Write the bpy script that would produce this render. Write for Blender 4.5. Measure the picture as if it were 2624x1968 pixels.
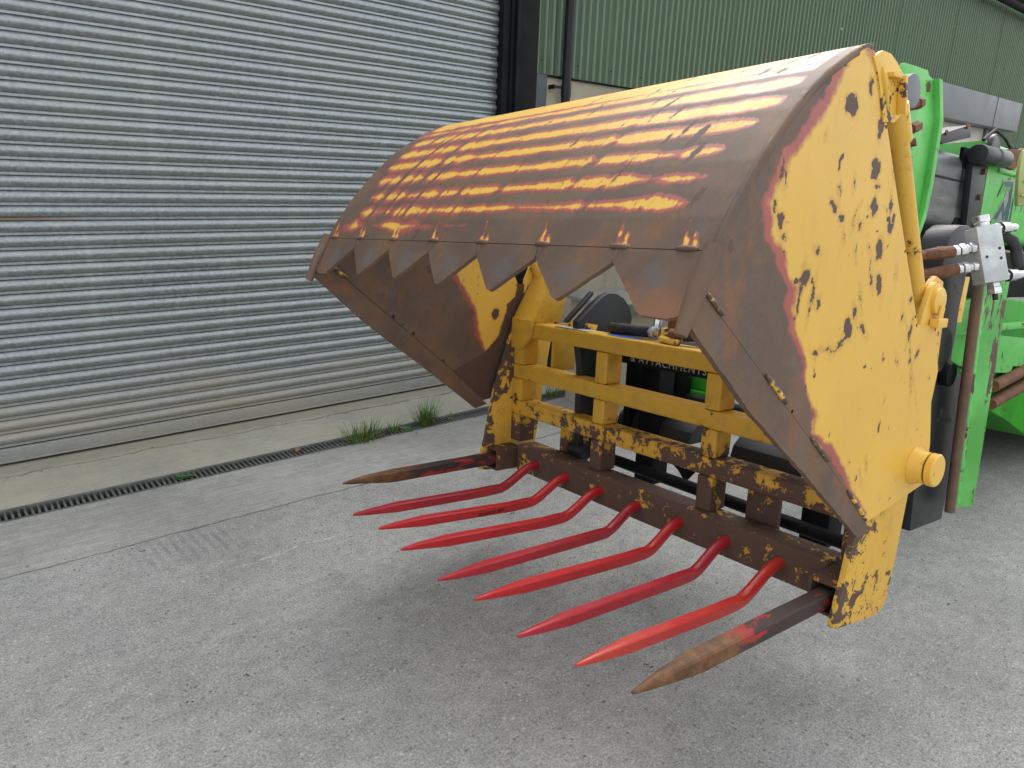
import bpy, bmesh, math, random
import numpy as np
from mathutils import Matrix, Vector

# ------------------------------------------------------------------ reset
for o in list(bpy.data.objects): bpy.data.objects.remove(o, do_unlink=True)
scene = bpy.context.scene
COL = scene.collection
rng = random.Random(7)

# ------------------------------------------------------------------ camera
cd = bpy.data.cameras.new('camera'); cam = bpy.data.objects.new('camera', cd); COL.objects.link(cam)
cd.sensor_fit = 'HORIZONTAL'; cd.sensor_width = 36.0; cd.lens = 1840.0/2624.0*36.0
cd.clip_start = 0.05; cd.clip_end = 500
cx, cy, cz = (0.7701, -0.6368, 0.0369), (0.1506, 0.2377, 0.9596), (-0.6198, -0.7335, 0.2790)
cam.matrix_world = Matrix(((cx[0], cy[0], cz[0], 0), (cx[1], cy[1], cz[1], 0), (cx[2], cy[2], cz[2], 1.61), (0, 0, 0, 1)))
scene.camera = cam

# ------------------------------------------------------------------ light
SUN_AZ, SUN_EL = math.radians(52), math.radians(50)      # compass: 0 = +Y, clockwise
world = bpy.data.worlds.new('World'); scene.world = world; world.use_nodes = True
wn = world.node_tree; wn.nodes.clear()
wo = wn.nodes.new('ShaderNodeOutputWorld'); wb = wn.nodes.new('ShaderNodeBackground')
sky = wn.nodes.new('ShaderNodeTexSky'); sky.sky_type = 'NISHITA'; sky.sun_disc = False
sky.sun_elevation = SUN_EL; sky.sun_rotation = SUN_AZ
sky.altitude = 0; sky.air_density = 1.0; sky.dust_density = 3.0; sky.ozone_density = 1.0
wb.inputs[1].default_value = 0.15
# thin even cloud over the whole sky: greyed and evened out
hs = wn.nodes.new('ShaderNodeHueSaturation'); hs.inputs['Saturation'].default_value = 0.35
cl = wn.nodes.new('ShaderNodeMix'); cl.data_type = 'RGBA'; cl.inputs[0].default_value = 0.65
cl.inputs[7].default_value = (2.2, 2.2, 2.16, 1)
wn.links.new(sky.outputs[0], hs.inputs['Color']); wn.links.new(hs.outputs[0], cl.inputs[6]); wn.links.new(cl.outputs[2], wb.inputs[0]); wn.links.new(wb.outputs[0], wo.inputs[0])
sd = bpy.data.lights.new('sun', 'SUN'); sun = bpy.data.objects.new('sun', sd); COL.objects.link(sun)
sd.energy = 0.5; sd.angle = math.radians(60); sd.color = (1.0, 0.98, 0.95)
sdir = Vector((math.sin(SUN_AZ)*math.cos(SUN_EL), math.cos(SUN_AZ)*math.cos(SUN_EL), math.sin(SUN_EL)))
sun.rotation_euler = sdir.to_track_quat('Z', 'Y').to_euler(); sun.location = (0, 0, 12)

scene.view_settings.view_transform = 'Standard'; scene.view_settings.look = 'None'
scene.view_settings.exposure = 1.8; scene.view_settings.gamma = 1.0
scene.view_settings.use_curve_mapping = False
scene.render.engine = 'CYCLES'

# ------------------------------------------------------------------ helpers: nodes
class NT:
    """small wrapper to write node trees"""
    def __init__(s, name):
        s.m = bpy.data.materials.new(name); s.m.use_nodes = True
        s.t = s.m.node_tree; s.b = s.t.nodes['Principled BSDF']; s.oc = None
    def n(s, typ, **kw):
        nd = s.t.nodes.new('ShaderNode'+typ)
        for k, v in kw.items(): setattr(nd, k, v)
        return nd
    def put(s, sock, v):
        if isinstance(v, bpy.types.NodeSocket): s.t.links.new(v, sock)
        elif v is not None:
            if sock.type == 'RGBA' and len(v) == 3: v = (*v, 1)
            sock.default_value = v
    def obj(s):
        if s.oc is None: s.oc = s.n('TexCoord').outputs['Object']
        return s.oc
    def pos(s): return s.n('NewGeometry').outputs['Position']
    def scale(s, vec, sc):
        nd = s.n('VectorMath', operation='MULTIPLY'); s.put(nd.inputs[0], vec); nd.inputs[1].default_value = sc; return nd.outputs[0]
    def noise(s, scale, detail=4, rough=.55, vec=None, dist=0):
        nd = s.n('TexNoise'); s.put(nd.inputs['Vector'], vec or s.obj())
        nd.inputs['Scale'].default_value = scale; nd.inputs['Detail'].default_value = detail
        nd.inputs['Roughness'].default_value = rough; nd.inputs['Distortion'].default_value = dist
        return nd.outputs['Fac']
    def voro(s, scale, feature='F1', vec=None, out='Distance', rand=1.0):
        nd = s.n('TexVoronoi', feature=feature); s.put(nd.inputs['Vector'], vec or s.obj())
        nd.inputs['Scale'].default_value = scale; nd.inputs['Randomness'].default_value = rand
        return nd.outputs[out]
    def math(s, op, a, b=None, c=None):
        nd = s.n('Math', operation=op); s.put(nd.inputs[0], a); s.put(nd.inputs[1], b)
        if c is not None: s.put(nd.inputs[2], c)
        return nd.outputs[0]
    def step(s, v, lo, hi, a=0., b=1.):
        nd = s.n('MapRange', interpolation_type='SMOOTHSTEP'); s.put(nd.inputs['Value'], v)
        nd.inputs[1].default_value = lo; nd.inputs[2].default_value = hi
        nd.inputs[3].default_value = a; nd.inputs[4].default_value = b
        return nd.outputs[0]
    def lin(s, v, lo, hi, a=0., b=1.):
        nd = s.n('MapRange'); s.put(nd.inputs['Value'], v)
        nd.inputs[1].default_value = lo; nd.inputs[2].default_value = hi
        nd.inputs[3].default_value = a; nd.inputs[4].default_value = b
        return nd.outputs[0]
    def mix(s, f, a, b, mode='MIX'):
        nd = s.n('Mix', data_type='RGBA', blend_type=mode); s.put(nd.inputs[0], f)
        s.put(nd.inputs[6], a); s.put(nd.inputs[7], b); return nd.outputs[2]
    def mixf(s, f, a, b):
        nd = s.n('Mix', data_type='FLOAT'); s.put(nd.inputs[0], f); s.put(nd.inputs[2], a); s.put(nd.inputs[3], b); return nd.outputs[0]
    def attr(s, name):
        nd = s.n('Attribute', attribute_name=name); return nd.outputs['Fac']
    def xyz(s, vec):
        nd = s.n('SeparateXYZ'); s.put(nd.inputs[0], vec); return nd.outputs
    def bump(s, h, strength=.3, dist=.002):
        nd = s.n('Bump'); nd.inputs['Strength'].default_value = strength; nd.inputs['Distance'].default_value = dist
        s.put(nd.inputs['Height'], h); s.t.links.new(nd.outputs[0], s.b.inputs['Normal'])
    def out(s, col=None, rough=None, metal=None, spec=None):
        s.put(s.b.inputs['Base Color'], col); s.put(s.b.inputs['Roughness'], rough); s.put(s.b.inputs['Metallic'], metal)
        if spec is not None: s.b.inputs['Specular IOR Level'].default_value = spec
        return s.m

YEL, YEL2 = (.78, .47, .072), (.66, .365, .036)
RED = (.37, .085, .07)
BRN, BRN2, GRY = (.115, .076, .056), (.155, .096, .060), (.13, .12, .114)
RST = (.23, .10, .042)

def steel_brown(k, fine=40):
    """worn rusty brown steel colour with grey polish and orange rust clouds"""
    c = k.mix(k.step(k.noise(5, 5), .4, .65), BRN, BRN2)
    c = k.mix(k.math('MULTIPLY', k.step(k.noise(9, 6, .65), .55, .72), .55), c, GRY)
    c = k.mix(k.math('MULTIPLY', k.step(k.noise(7, 7, .7, vec=k.scale(k.obj(), (1.3, 1.1, .9))), .50, .70), .75), c, RST)
    return k.mix(.35, c, k.mix(k.noise(fine*4, 3), (.3, .3, .3), (.75, .72, .7)), 'OVERLAY')

def mat_wear(name, amp=.012, fscale=70, primer=.006, soft=.0025, streak=None, base=YEL, wide=None):
    """paint over red primer over bare rusty steel; attribute 'wear' (metres, + = bare), 'chip' likewise"""
    k = NT(name)
    vec = k.scale(k.obj(), streak) if streak else None
    n1 = k.math('SUBTRACT', k.noise(fscale, 6, .65, vec=vec), .5)
    w = k.math('MULTIPLY_ADD', n1, amp*2, k.attr('wear'))
    n2 = k.math('SUBTRACT', k.noise(90, 5, .65), .5)
    ch = k.math('MULTIPLY_ADD', n2, .020, k.attr('chip'))
    # primer shows more in some places
    pw = k.lin(k.noise(3.3, 3), .36, .62, -.2, 1.9)
    wr = k.math('MULTIPLY_ADD', pw, primer, w)
    bare = k.step(w, -soft*.3, soft) if not wide else k.step(w, *wide[1])
    chip = k.step(ch, -.0006, .0006)
    specks = k.step(k.noise(55, 4, .6), .735, .745)
    pn = k.noise(3.5, 4)
    paint = k.mix(k.step(pn, .3, .7), base, tuple(c*.93 for c in base))
    paint = k.mix(k.math('MULTIPLY', k.step(k.noise(25, 5, .7, vec=k.scale(k.obj(), (1, 1, .35))), .52, .8), .22), paint, (.33, .2, .06))
    c = k.mix(k.step(wr, -soft, soft) if not wide else k.step(w, *wide[0]), paint, RED)
    bs = steel_brown(k)
    halo = k.math('MULTIPLY', k.step(ch, -.010, -.0005), .38)
    c = k.mix(halo, c, (.42, .19, .035))
    c = k.mix(bare, c, bs)
    c = k.mix(k.math('MAXIMUM', chip, specks), c, k.mix(k.noise(30, 4), (.075, .042, .034), (.12, .068, .05)))
    anyw = k.math('MAXIMUM', bare, chip)
    k.bump(k.math('MULTIPLY_ADD', k.noise(160, 3), .15, k.math('SUBTRACT', 1., anyw)), .35, .0012)
    return k.out(c, k.mixf(anyw, k.lin(k.noise(12, 4), .3, .7, .34, .46), .56), None, .45)

def mat_frame(name):
    """fork frame paint: rust grows towards the bottom of the frame"""
    k = NT(name)
    z = k.xyz(k.obj())[2]
    thr = k.n('FloatCurve')
    cv = thr.mapping.curves[0]
    pts = [(0, .425), (.07, .435), (.14, .48), (.23, .54), (.36, .615), (.55, .665), (1, .70)]
    cv.points[0].location = pts[0]; cv.points[1].location = pts[-1]
    for p in pts[1:-1]: cv.points.new(*p)
    thr.mapping.update()
    yb_ = k.xyz(k.obj())[1]
    ze = k.math('SUBTRACT', z, k.math('MULTIPLY', k.step(yb_, .35, 1.15, 1, 0), k.step(z, .50, .25, 0, .10)))
    k.put(thr.inputs['Value'], ze)
    n1 = k.math('MULTIPLY_ADD', k.noise(60, 5, .7), .16, k.math('MULTIPLY', k.noise(12, 10, .74, dist=.25), .84))
    d = k.math('SUBTRACT', n1, thr.outputs[0])
    bare = k.step(d, -.004, .006)
    halo = k.step(d, -.07, .0)
    paint = k.mix(k.noise(4, 3), YEL2, (.57, .33, .035))
    paint = k.mix(k.math('MULTIPLY', k.step(k.noise(18, 6, .7), .45, .7), .35), paint, (.30, .19, .05))
    paint = k.mix(k.math('MULTIPLY', halo, .3), paint, (.42, .17, .02))
    c = k.mix(bare, paint, k.mix(k.noise(14, 6, .7), (.065, .036, .028), (.125, .066, .045)))
    c = k.mix(k.math('MULTIPLY', bare, k.step(k.noise(20, 6, .7), .6, .75)), c, (.2, .075, .025))
    k.bump(k.math('MULTIPLY_ADD', k.noise(120, 4), .3, k.math('SUBTRACT', 1., bare)), .4, .0015)
    return k.out(c, k.mixf(bare, .42, .72), None, .4)

def mat_side():
    k = NT('fork_side_plate_paint'); s = k.xyz(k.obj())
    front = k.math('MULTIPLY_ADD', s[2], -.22, s[0])                # distance behind the leaning front edge
    n1 = k.noise(11, 9, .7, dist=.5)
    d = k.math('SUBTRACT', n1, k.lin(front, -.06, .10, .46, .60))
    fine = k.math('SUBTRACT', k.noise(60, 6, .7), k.lin(s[2], -.08, .12, .56, .70))
    bare = k.step(d, -.004, .006); sp = k.step(fine, -.004, .006)
    paint = k.mix(k.noise(4, 3), YEL2, YEL)
    paint = k.mix(k.math('MULTIPLY', k.step(k.noise(18, 6, .7), .45, .7), .3), paint, (.34, .2, .05))
    c = k.mix(k.math('MAXIMUM', bare, sp), paint, k.mix(k.noise(14, 6, .7), (.075, .046, .036), (.135, .08, .056)))
    k.bump(k.math('SUBTRACT', 1., bare), .3, .0012)
    return k.out(c, k.mixf(bare, .42, .68), None, .4)

def mat_brown(name):
    k = NT(name)
    c = steel_brown(k)
    k.bump(k.noise(90, 5, .6), .25, .0015)
    return k.out(c, k.lin(k.noise(15, 4), .3, .7, .45, .65), None, .4)

def mat_tooth():
    k = NT('tooth_steel'); s = k.xyz(k.obj())
    c = steel_brown(k)
    d = k.math('ADD', k.math('MULTIPLY', k.math('ADD', s[0], .784), -.4227), k.math('MULTIPLY', k.math('SUBTRACT', s[2], .936), -.9063))
    fb = k.math('MULTIPLY', k.math('SUBTRACT', k.math('FRACT', k.math('DIVIDE', k.math('ADD', s[1], .085), .2395)), .5), .2395)
    dd = k.math('SQRT', k.math('ADD', k.math('POWER', k.math('MULTIPLY', fb, .8), 2.), k.math('POWER', k.math('SUBTRACT', d, .068), 2.)))
    pol = k.step(k.math('MULTIPLY_ADD', k.math('SUBTRACT', k.noise(26, 6, .7), .5), .07, dd), .012, .045, 1, 0)
    c = k.mix(k.math('MULTIPLY', pol, .5), c, (.125, .12, .12))
    low = k.math('MULTIPLY', k.step(k.math('MULTIPLY_ADD', k.noise(20, 6, .7), .1, d), .12, .17), k.step(s[1], .25, .1))
    c = k.mix(k.math('MULTIPLY', low, .75), c, (.25, .115, .06))
    edge = k.step(k.noise(120, 3), .4, .6)
    k.bump(k.noise(90, 5, .6), .25, .0015)
    return k.out(c, k.mixf(pol, .55, .4), None, .45)

def mat_simple(name, c1, c2, sc=8, rough=(.4, .6), metal=0, bump=(.15, 60, .001), spec=.5):
    k = NT(name)
    c = k.mix(k.step(k.noise(sc, 6, .6), .35, .65), c1, c2)
    k.bump(k.noise(bump[1], 4), bump[0], bump[2])
    return k.out(c, k.lin(k.noise(sc*2, 3), .3, .7, *rough), metal, spec)

def mat_chipped(name, c1, c2, under, sc=10, thr=.66, rough=.42, detail=8):
    k = NT(name)
    d = k.step(k.noise(sc, detail, .68, dist=.4), thr, thr+.008)
    c = k.mix(k.step(k.noise(3, 3), .35, .65), c1, c2)
    c = k.mix(k.math('MULTIPLY', k.step(k.noise(22, 5, .7), .5, .75), .3), c, tuple(v*.35 for v in c2))
    c = k.mix(k.math('MULTIPLY', k.step(k.noise(9, 7, .7, vec=k.scale(k.obj(), (2.5, 2.5, .4))), .48, .75), .35), c, tuple(v*.4+.02 for v in c2))
    c = k.mix(d, c, k.mix(k.noise(25, 4), under, tuple(v*1.7 for v in under)))
    k.bump(k.math('SUBTRACT', 1., d), .3, .001)
    return k.out(c, k.mixf(d, rough, .7), None, .45)

M = {}
M['grab_shell'] = mat_wear('grab_shell_paint', amp=.010, fscale=150, primer=.0095, soft=.0055, streak=(.45, 1.6, .45), wide=((-.0085, -.0025), (.0000, .0085)))
M['grab_plate'] = mat_wear('grab_plate_paint', amp=.02, fscale=26, primer=.016, soft=.010)
M['frame'] = mat_frame('fork_frame_paint')
M['brown'] = mat_brown('rusty_brown_steel'); M['side_plate'] = mat_side(); M['tooth'] = mat_tooth()
M['black'] = mat_simple('black_steel', (.004, .005, .006), (.008, .009, .011), 6, (.5, .7), spec=.15)
M['black_dirty'] = mat_chipped('dirty_black_paint', (.012, .013, .015), (.02, .022, .025), (.04, .034, .028), 9, .64, .45)
M['rubber'] = mat_simple('rubber', (.012, .012, .012), (.03, .03, .03), 20, (.5, .7))
M['zinc'] = mat_simple('zinc_fitting', (.75, .76, .77), (.55, .56, .57), 30, (.22, .4), 1.0)
M['alloy'] = mat_simple('cast_alloy_block', (.62, .64, .65), (.48, .50, .51), 14, (.4, .6), .3, (.2, 120, .001))
M['rusty'] = mat_simple('rusty_coupler', (.12, .045, .02), (.2, .09, .04), 18, (.6, .8), 0, (.4, 90, .002))
M['rubber_hole'] = mat_simple('bolt_hole_dark', (.008, .008, .008), (.012, .012, .012))
M['green'] = mat_chipped('loader_green_paint', (.055, .40, .03), (.035, .29, .02), (.06, .035, .025), 8, .665, .38)
M['green_light'] = mat_chipped('loader_green_faded', (.17, .60, .15), (.11, .49, .09), (.07, .04, .03), 11, .61, .45)
kl = NT('scraped_green_leg'); sl = kl.scale(kl.obj(), (26, 26, 3.2))
dl = kl.step(kl.math('MULTIPLY_ADD', kl.noise(22, 6, .7), .25, kl.math('MULTIPLY', kl.noise(1.0, 5, .7, vec=sl), .75)), .53, .545)
cl_ = kl.mix(kl.step(kl.noise(5, 4), .35, .65), (.13, .52, .11), (.075, .36, .055))
M['leg'] = kl.out(kl.mix(dl, cl_, kl.mix(kl.noise(30, 4), (.07, .04, .032), (.14, .08, .06))), .5)
M['pale'] = mat_simple('faded_cream_green', (.45, .5, .2), (.38, .42, .16), 8, (.4, .6))
M['blue'] = mat_chipped('blue_sticker', (.03, .12, .55), (.04, .15, .6), (.5, .5, .5), 30, .68)
M['white'] = mat_simple('white_lettering', (.30, .31, .30), (.2, .21, .2), 30)
M['darkgreen'] = mat_simple('dark_green_print', (.005, .07, .06), (.01, .09, .08))
M['ink'] = mat_simple('marker_ink', (.015, .01, .012), (.02, .012, .015))
M['tag'] = mat_simple('scuffed_aluminium_tag', (.7, .72, .74), (.45, .47, .5), 25, (.25, .5), .8)

def mat_boom():
    k = NT('boom_steel')
    z = k.xyz(k.obj())[2]
    c = k.mix(k.step(k.noise(7, 6, .65, vec=k.scale(k.obj(), (.4, 1, 1.6))), .35, .68), (.06, .062, .065), (.17, .172, .175))
    g = k.math('MULTIPLY', k.step(k.noise(13, 7, .7, vec=k.scale(k.obj(), (.5, 1, 1.4)), dist=1), .55, .62), k.step(z, 1.62, 1.70, 1, 0))
    c = k.mix(k.math('MULTIPLY', g, .85), c, (.18, .42, .03))
    return k.out(c, .38, .35)
M['boom'] = mat_boom()

def mat_tine(name, c1, c2):
    k = NT(name)
    c = k.mix(k.step(k.noise(5, 4), .35, .65), c1, c2)
    scuff = k.step(k.noise(38, 7, .72, vec=k.scale(k.obj(), (.35, 1, 1))), .665, .69)
    c = k.mix(k.math('MULTIPLY', k.step(k.noise(12, 6, .7, vec=k.scale(k.obj(), (.3, 1, 1))), .5, .75), .35), c, tuple(v*.45+.01 for v in c2))
    c = k.mix(scuff, c, (.07, .03, .03))
    k.bump(k.noise(60, 4), .12, .001)
    return k.out(c, k.lin(k.noise(20, 4), .3, .7, .28, .42), None, .5)
M['tine_a'] = mat_tine('crimson_tine_paint', (.42, .018, .03), (.35, .014, .026))
M['tine_b'] = mat_tine('scarlet_tine_paint', (.50, .017, .022), (.43, .014, .02))
M['tine_c'] = mat_tine('orange_red_tine_paint', (.50, .022, .022), (.52, .045, .026))

def mat_spike():
    k = NT('rusty_spike')
    x = k.xyz(k.obj())[0]
    n = k.noise(16, 7, .7, vec=k.scale(k.obj(), (.6, 1, 1)))
    f = k.step(k.math('MULTIPLY_ADD', n, .5, x), -.28, -.12)
    rust = k.mix(k.step(k.noise(24, 6, .7), .35, .65), (.095, .042, .018), (.20, .09, .03))
    rust = k.mix(k.math('MULTIPLY', k.step(k.noise(9, 5), .5, .7), .7), rust, (.07, .045, .035))
    up = k.mix(k.step(k.noise(17, 8, .72, vec=k.scale(k.obj(), (.35, 1, 1.5))), .53, .57), (.045, .028, .026), (.36, .022, .025))
    c = k.mix(f, rust, up)
    k.bump(k.noise(50, 6, .7), .5, .0025)
    return k.out(c, .6, None, .4)
M['spike'] = mat_spike()

def mat_galv():
    k = NT('galvanised_slats')
    p = k.pos(); s = k.xyz(p)
    sp = k.voro(75, 'F1', p, 'Color', 1.0)
    spg = k.xyz(sp)[0]
    c = k.mix(spg, (.265, .295, .305), (.385, .415, .43))
    c = k.mix(k.step(k.noise(1.6, 5, .6, vec=p), .4, .7), c, k.mix(.5, c, (.36, .38, .38)))
    streak = k.step(k.noise(2.5, 6, .6, vec=k.scale(p, (3, 1, .25))), .55, .72)
    c = k.mix(k.math('MULTIPLY', streak, .18), c, (.55, .57, .56))
    # splash dirt near the ground, and one long rust weep
    dn = k.math('MULTIPLY_ADD', k.noise(1.3, 5, .6, vec=k.scale(p, (1, 1, 3))), .5, s[2])
    dirt = k.math('MULTIPLY', k.step(dn, .36, .80, 1, 0), k.lin(k.noise(.9, 3, .5, vec=k.scale(p, (1, 1, 9))), .3, .7, .25, .95))
    c = k.mix(k.math('MULTIPLY', dirt, .85), c, (.34, .295, .225))
    rz = k.math('ABSOLUTE', k.math('SUBTRACT', s[2], 1.305))
    rx = k.math('ABSOLUTE', k.math('SUBTRACT', s[0], .42))
    rw = k.math('MULTIPLY', k.step(rz, .003, .014, 1, 0), k.step(rx, .05, .4, 1, 0))
    c = k.mix(k.math('MULTIPLY', rw, .8), c, (.22, .12, .06))
    ds = k.math('MULTIPLY', k.step(k.voro(1.5, 'F1', k.scale(p, (1.4, 1, .8))), .012, .022, 1, 0), k.step(k.noise(60, 4, .6, vec=p), .4, .6))
    c = k.mix(ds, c, (.8, .8, .8))
    k.bump(k.math('MULTIPLY_ADD', k.noise(30, 4, vec=p), .6, spg), .3, .0012)
    r = k.math('ADD', k.lin(spg, 0, 1, .34, .50), k.math('MULTIPLY', dirt, .3))
    return k.out(c, r, k.math('MULTIPLY', k.math('SUBTRACT', 1., dirt), .72))
M['galv'] = mat_galv()
M['galv_plain'] = mat_simple('galvanised_sheet', (.5, .53, .55), (.38, .41, .43), 12, (.25, .4), .85)

def mat_clad():
    k = NT('green_cladding')
    p = k.pos()
    c = k.mix(k.step(k.noise(1.3, 5, .6, vec=p), .3, .7), (.050, .094, .050), (.064, .112, .062))
    c = k.mix(k.math('MULTIPLY', k.step(k.noise(7, 6, .65, vec=k.scale(p, (4, 4, .35))), .5, .75), .4), c, (.15, .19, .115))
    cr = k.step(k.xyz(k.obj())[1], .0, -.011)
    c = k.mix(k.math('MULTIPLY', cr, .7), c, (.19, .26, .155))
    ds = k.math('MULTIPLY', k.step(k.voro(2.6, 'F1', k.scale(p, (2.4, 1, .7))), .03, .055, 1, 0), k.step(k.noise(70, 4, .6, vec=p), .45, .6))
    c = k.mix(ds, c, (.7, .72, .7))
    k.bump(k.noise(40, 4, vec=p), .1, .001)
    return k.out(c, .46, None, .4)
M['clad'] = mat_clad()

def mat_render():
    k = NT('beige_render')
    p = k.pos()
    c = k.mix(k.step(k.noise(1.8, 6, .6, vec=p), .3, .7), (.36, .315, .245), (.44, .395, .315))
    c = k.mix(k.math('MULTIPLY', k.step(k.noise(4, 6, .65, vec=k.scale(p, (3, 3, .4))), .5, .8), .5), c, (.23, .20, .155))
    c = k.mix(k.math('MULTIPLY', k.step(k.noise(80, 3, .6, vec=p), .62, .72), .6), c, (.17, .15, .12))
    k.bump(k.noise(70, 5, .65, vec=p), .5, .004)
    return k.out(c, .9, None, .2)
M['render'] = mat_render()
M['pier'] = mat_simple('slate_grey_paint', (.06, .07, .082), (.085, .095, .105), 5, (.45, .65))
M['pipe'] = mat_simple('black_pipe', (.007, .009, .012), (.013, .016, .02), 6, (.35, .5), spec=.3)
M['canopy'] = mat_simple('grey_coated_steel', (.14, .15, .165), (.17, .18, .195), 3, (.4, .55))
M['cream'] = mat_simple('cream_door', (.55, .52, .45), (.5, .47, .4), 4)
M['iron'] = mat_simple('cast_iron', (.075, .078, .076), (.125, .128, .122), 14, (.6, .8), 0, (.4, 80, .002))
M['trench'] = mat_simple('dark_silt', (.012, .012, .011), (.025, .024, .02), 14, (.8, .95))

def mat_concrete(name, smooth=False, moss=0.0):
    k = NT(name)
    p = k.pos(); s = k.xyz(p)
    sc = k.scale(p, (.9, 1.1, 1))
    base = k.mix(k.step(k.noise(.9, 6, .62, vec=p), .32, .68), (.250, .252, .246), (.375, .376, .365))
    base = k.mix(k.math('MULTIPLY', k.step(k.noise(5.5, 7, .68, vec=sc), .38, .68), .35), base, (.31, .304, .288))
    base = k.mix(k.math('MULTIPLY', k.step(k.noise(2.3, 5, .6, vec=p), .5, .75), .32), base, (.225, .23, .23))
    base = k.mix(k.math('MULTIPLY', k.step(k.noise(.55, 7, .7, vec=p, dist=.8), .42, .66), .55), base, (.21, .21, .203))
    g = k.noise(120, 6, .8, vec=p); g2 = k.noise(260, 3, .7, vec=p)
    md = k.noise(17, 6, .72, vec=sc)
    base = k.mix(.3 if smooth else .32, base, k.mix(k.step(md, .3, .7), (.3, .3, .3), (.7, .7, .695)), 'OVERLAY')
    amp = .5 if smooth else 1.0
    base = k.mix(amp*.75, base, k.mix(k.step(g, .28, .72), (.17, .17, .17), (.83, .83, .82)), 'OVERLAY')
    base = k.mix(amp*.5, base, k.mix(k.step(g2, .3, .7), (.2, .2, .2), (.8, .8, .8)), 'OVERLAY')
    h = k.math('MULTIPLY_ADD', g2, .5, g)
    if not smooth:
        # exposed aggregate: pale and dark stones
        cell = k.voro(58, 'F1', p, 'Color'); dist = k.voro(58, 'F1', p)
        cc = k.xyz(cell)
        stone = k.math('MULTIPLY', k.step(dist, .26, .34, 1, 0), k.step(cc[0], .56, .60))
        scol = k.mix(cc[1], (.12, .125, .13), (.44, .43, .41))
        base = k.mix(k.math('MULTIPLY', stone, .9), base, scol)
        cell2 = k.voro(24, 'F1', k.scale(p, (1, 1.2, 1)), 'Color'); d2 = k.voro(24, 'F1', k.scale(p, (1, 1.2, 1)))
        c2 = k.xyz(cell2)
        st2 = k.math('MULTIPLY', k.step(d2, .16, .26, 1, 0), k.step(c2[2], .78, .80))
        base = k.mix(k.math('MULTIPLY', st2, .5), base, k.mix(c2[0], (.10, .115, .13), (.30, .29, .27)))
        pit = k.step(k.voro(31, 'F1', p), .045, .09, 1, 0)
        pit = k.math('MULTIPLY', pit, k.step(k.noise(7, 3, vec=p), .5, .6))
        base = k.mix(k.math('MULTIPLY', pit, .8), base, (.05, .05, .048))
        h = k.math('SUBTRACT', h, k.math('MULTIPLY', pit, 1.2))
        # white scrapes and lime spots, and rare dark grease spots
        ws = k.math('MULTIPLY', k.step(k.noise(3.2, 8, .75, vec=k.scale(p, (1, 3.2, 1)), dist=1.2), .665, .70), .35)
        base = k.mix(ws, base, (.5, .5, .49))
        dk = k.math('MULTIPLY', k.step(k.voro(2.3, 'F1', k.scale(p, (1, 1.3, 1))), .018, .04, 1, 0), k.step(k.noise(55, 4, .7, vec=p), .42, .55))
        base = k.mix(k.math('MULTIPLY', dk, .85), base, (.035, .034, .03))
        # tread print of a tyre: dark bars in a band
        bars = k.step(k.math('SINE', k.math('MULTIPLY_ADD', s[1], 9., k.math('MULTIPLY', s[0], 150.))), -.2, .6)
        band = k.math('MULTIPLY', k.step(k.math('ABSOLUTE', k.math('SUBTRACT', s[1], 3.05)), .06, .22, 1, 0), k.step(k.math('ABSOLUTE', k.math('SUBTRACT', s[0], .75)), .12, .3, 1, 0))
        base = k.mix(k.math('MULTIPLY', k.math('MULTIPLY', bars, band), k.lin(k.noise(9, 5, vec=p), .35, .65, .1, .55)), base, (.16, .163, .16))
        ln_ = k.math('ABSOLUTE', k.math('SUBTRACT', s[1], k.math('MULTIPLY_ADD', k.noise(5, 4, vec=p), .12, 2.69)))
        ws2 = k.math('MULTIPLY', k.math('MULTIPLY', k.step(ln_, .002, .009, 1, 0), k.step(k.math('ABSOLUTE', k.math('SUBTRACT', s[0], 1.1)), .15, .32, 1, 0)), k.step(k.noise(30, 4, .7, vec=p), .42, .56))
        base = k.mix(k.math('MULTIPLY', ws2, .6), base, (.55, .55, .54))
    else:
        # brushed lines along the slab
        br = k.noise(26, 5, .6, vec=k.scale(p, (.12, 2.6, 1)))
        base = k.mix(.35, base, k.mix(k.step(br, .3, .7), (.33, .33, .33), (.7, .7, .7)), 'OVERLAY')
        base = k.mix(k.math('MULTIPLY', k.step(k.noise(2.6, 7, .7, vec=k.scale(p, (1, 2.5, 1)), dist=1), .64, .68), .3), base, (.48, .47, .44))
        h = k.math('MULTIPLY_ADD', br, .6, h)
    if moss:
        mf = k.math('MULTIPLY', k.lin(k.noise(2.0, 6, .65, vec=p), .28, .6, .25, 1), moss)
        base = k.mix(mf, base, k.mix(k.noise(6, 5, vec=p), (.40, .385, .27), (.48, .46, .345)))
        ed = k.math('MULTIPLY', k.step(k.math('MULTIPLY_ADD', k.noise(9, 5, .7, vec=p), .12, s[1]), 4.36, 4.42), .45)
        base = k.mix(ed, base, (.23, .22, .165))
    k.bump(h, .55 if not smooth else .3, .004)
    return k.out(base, .88, None, .25)
M['yard'] = mat_concrete('yard_concrete')
M['slab'] = mat_concrete('channel_concrete', True, .12)
M['apron'] = mat_concrete('apron_concrete', True, .65)
M['grass'] = mat_simple('grass_blades', (.05, .125, .018), (.10, .20, .035), 25, (.45, .6))
M['straw'] = mat_simple('dry_grass', (.25, .2, .09), (.35, .28, .13), 20, (.6, .8))
M['weed'] = mat_simple('broad_leaf', (.035, .11, .02), (.06, .17, .03), 30, (.5, .65))
M['leaf'] = mat_simple('dead_leaf', (.3, .12, .05), (.2, .08, .035), 20, (.6, .8))
M['grit'] = mat_simple('grit_stones', (.12, .125, .13), (.3, .29, .27), 3, (.7, .9))
M['soil'] = mat_simple('dark_soil', (.035, .03, .022), (.06, .052, .04), 30, (.8, .95))
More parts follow.
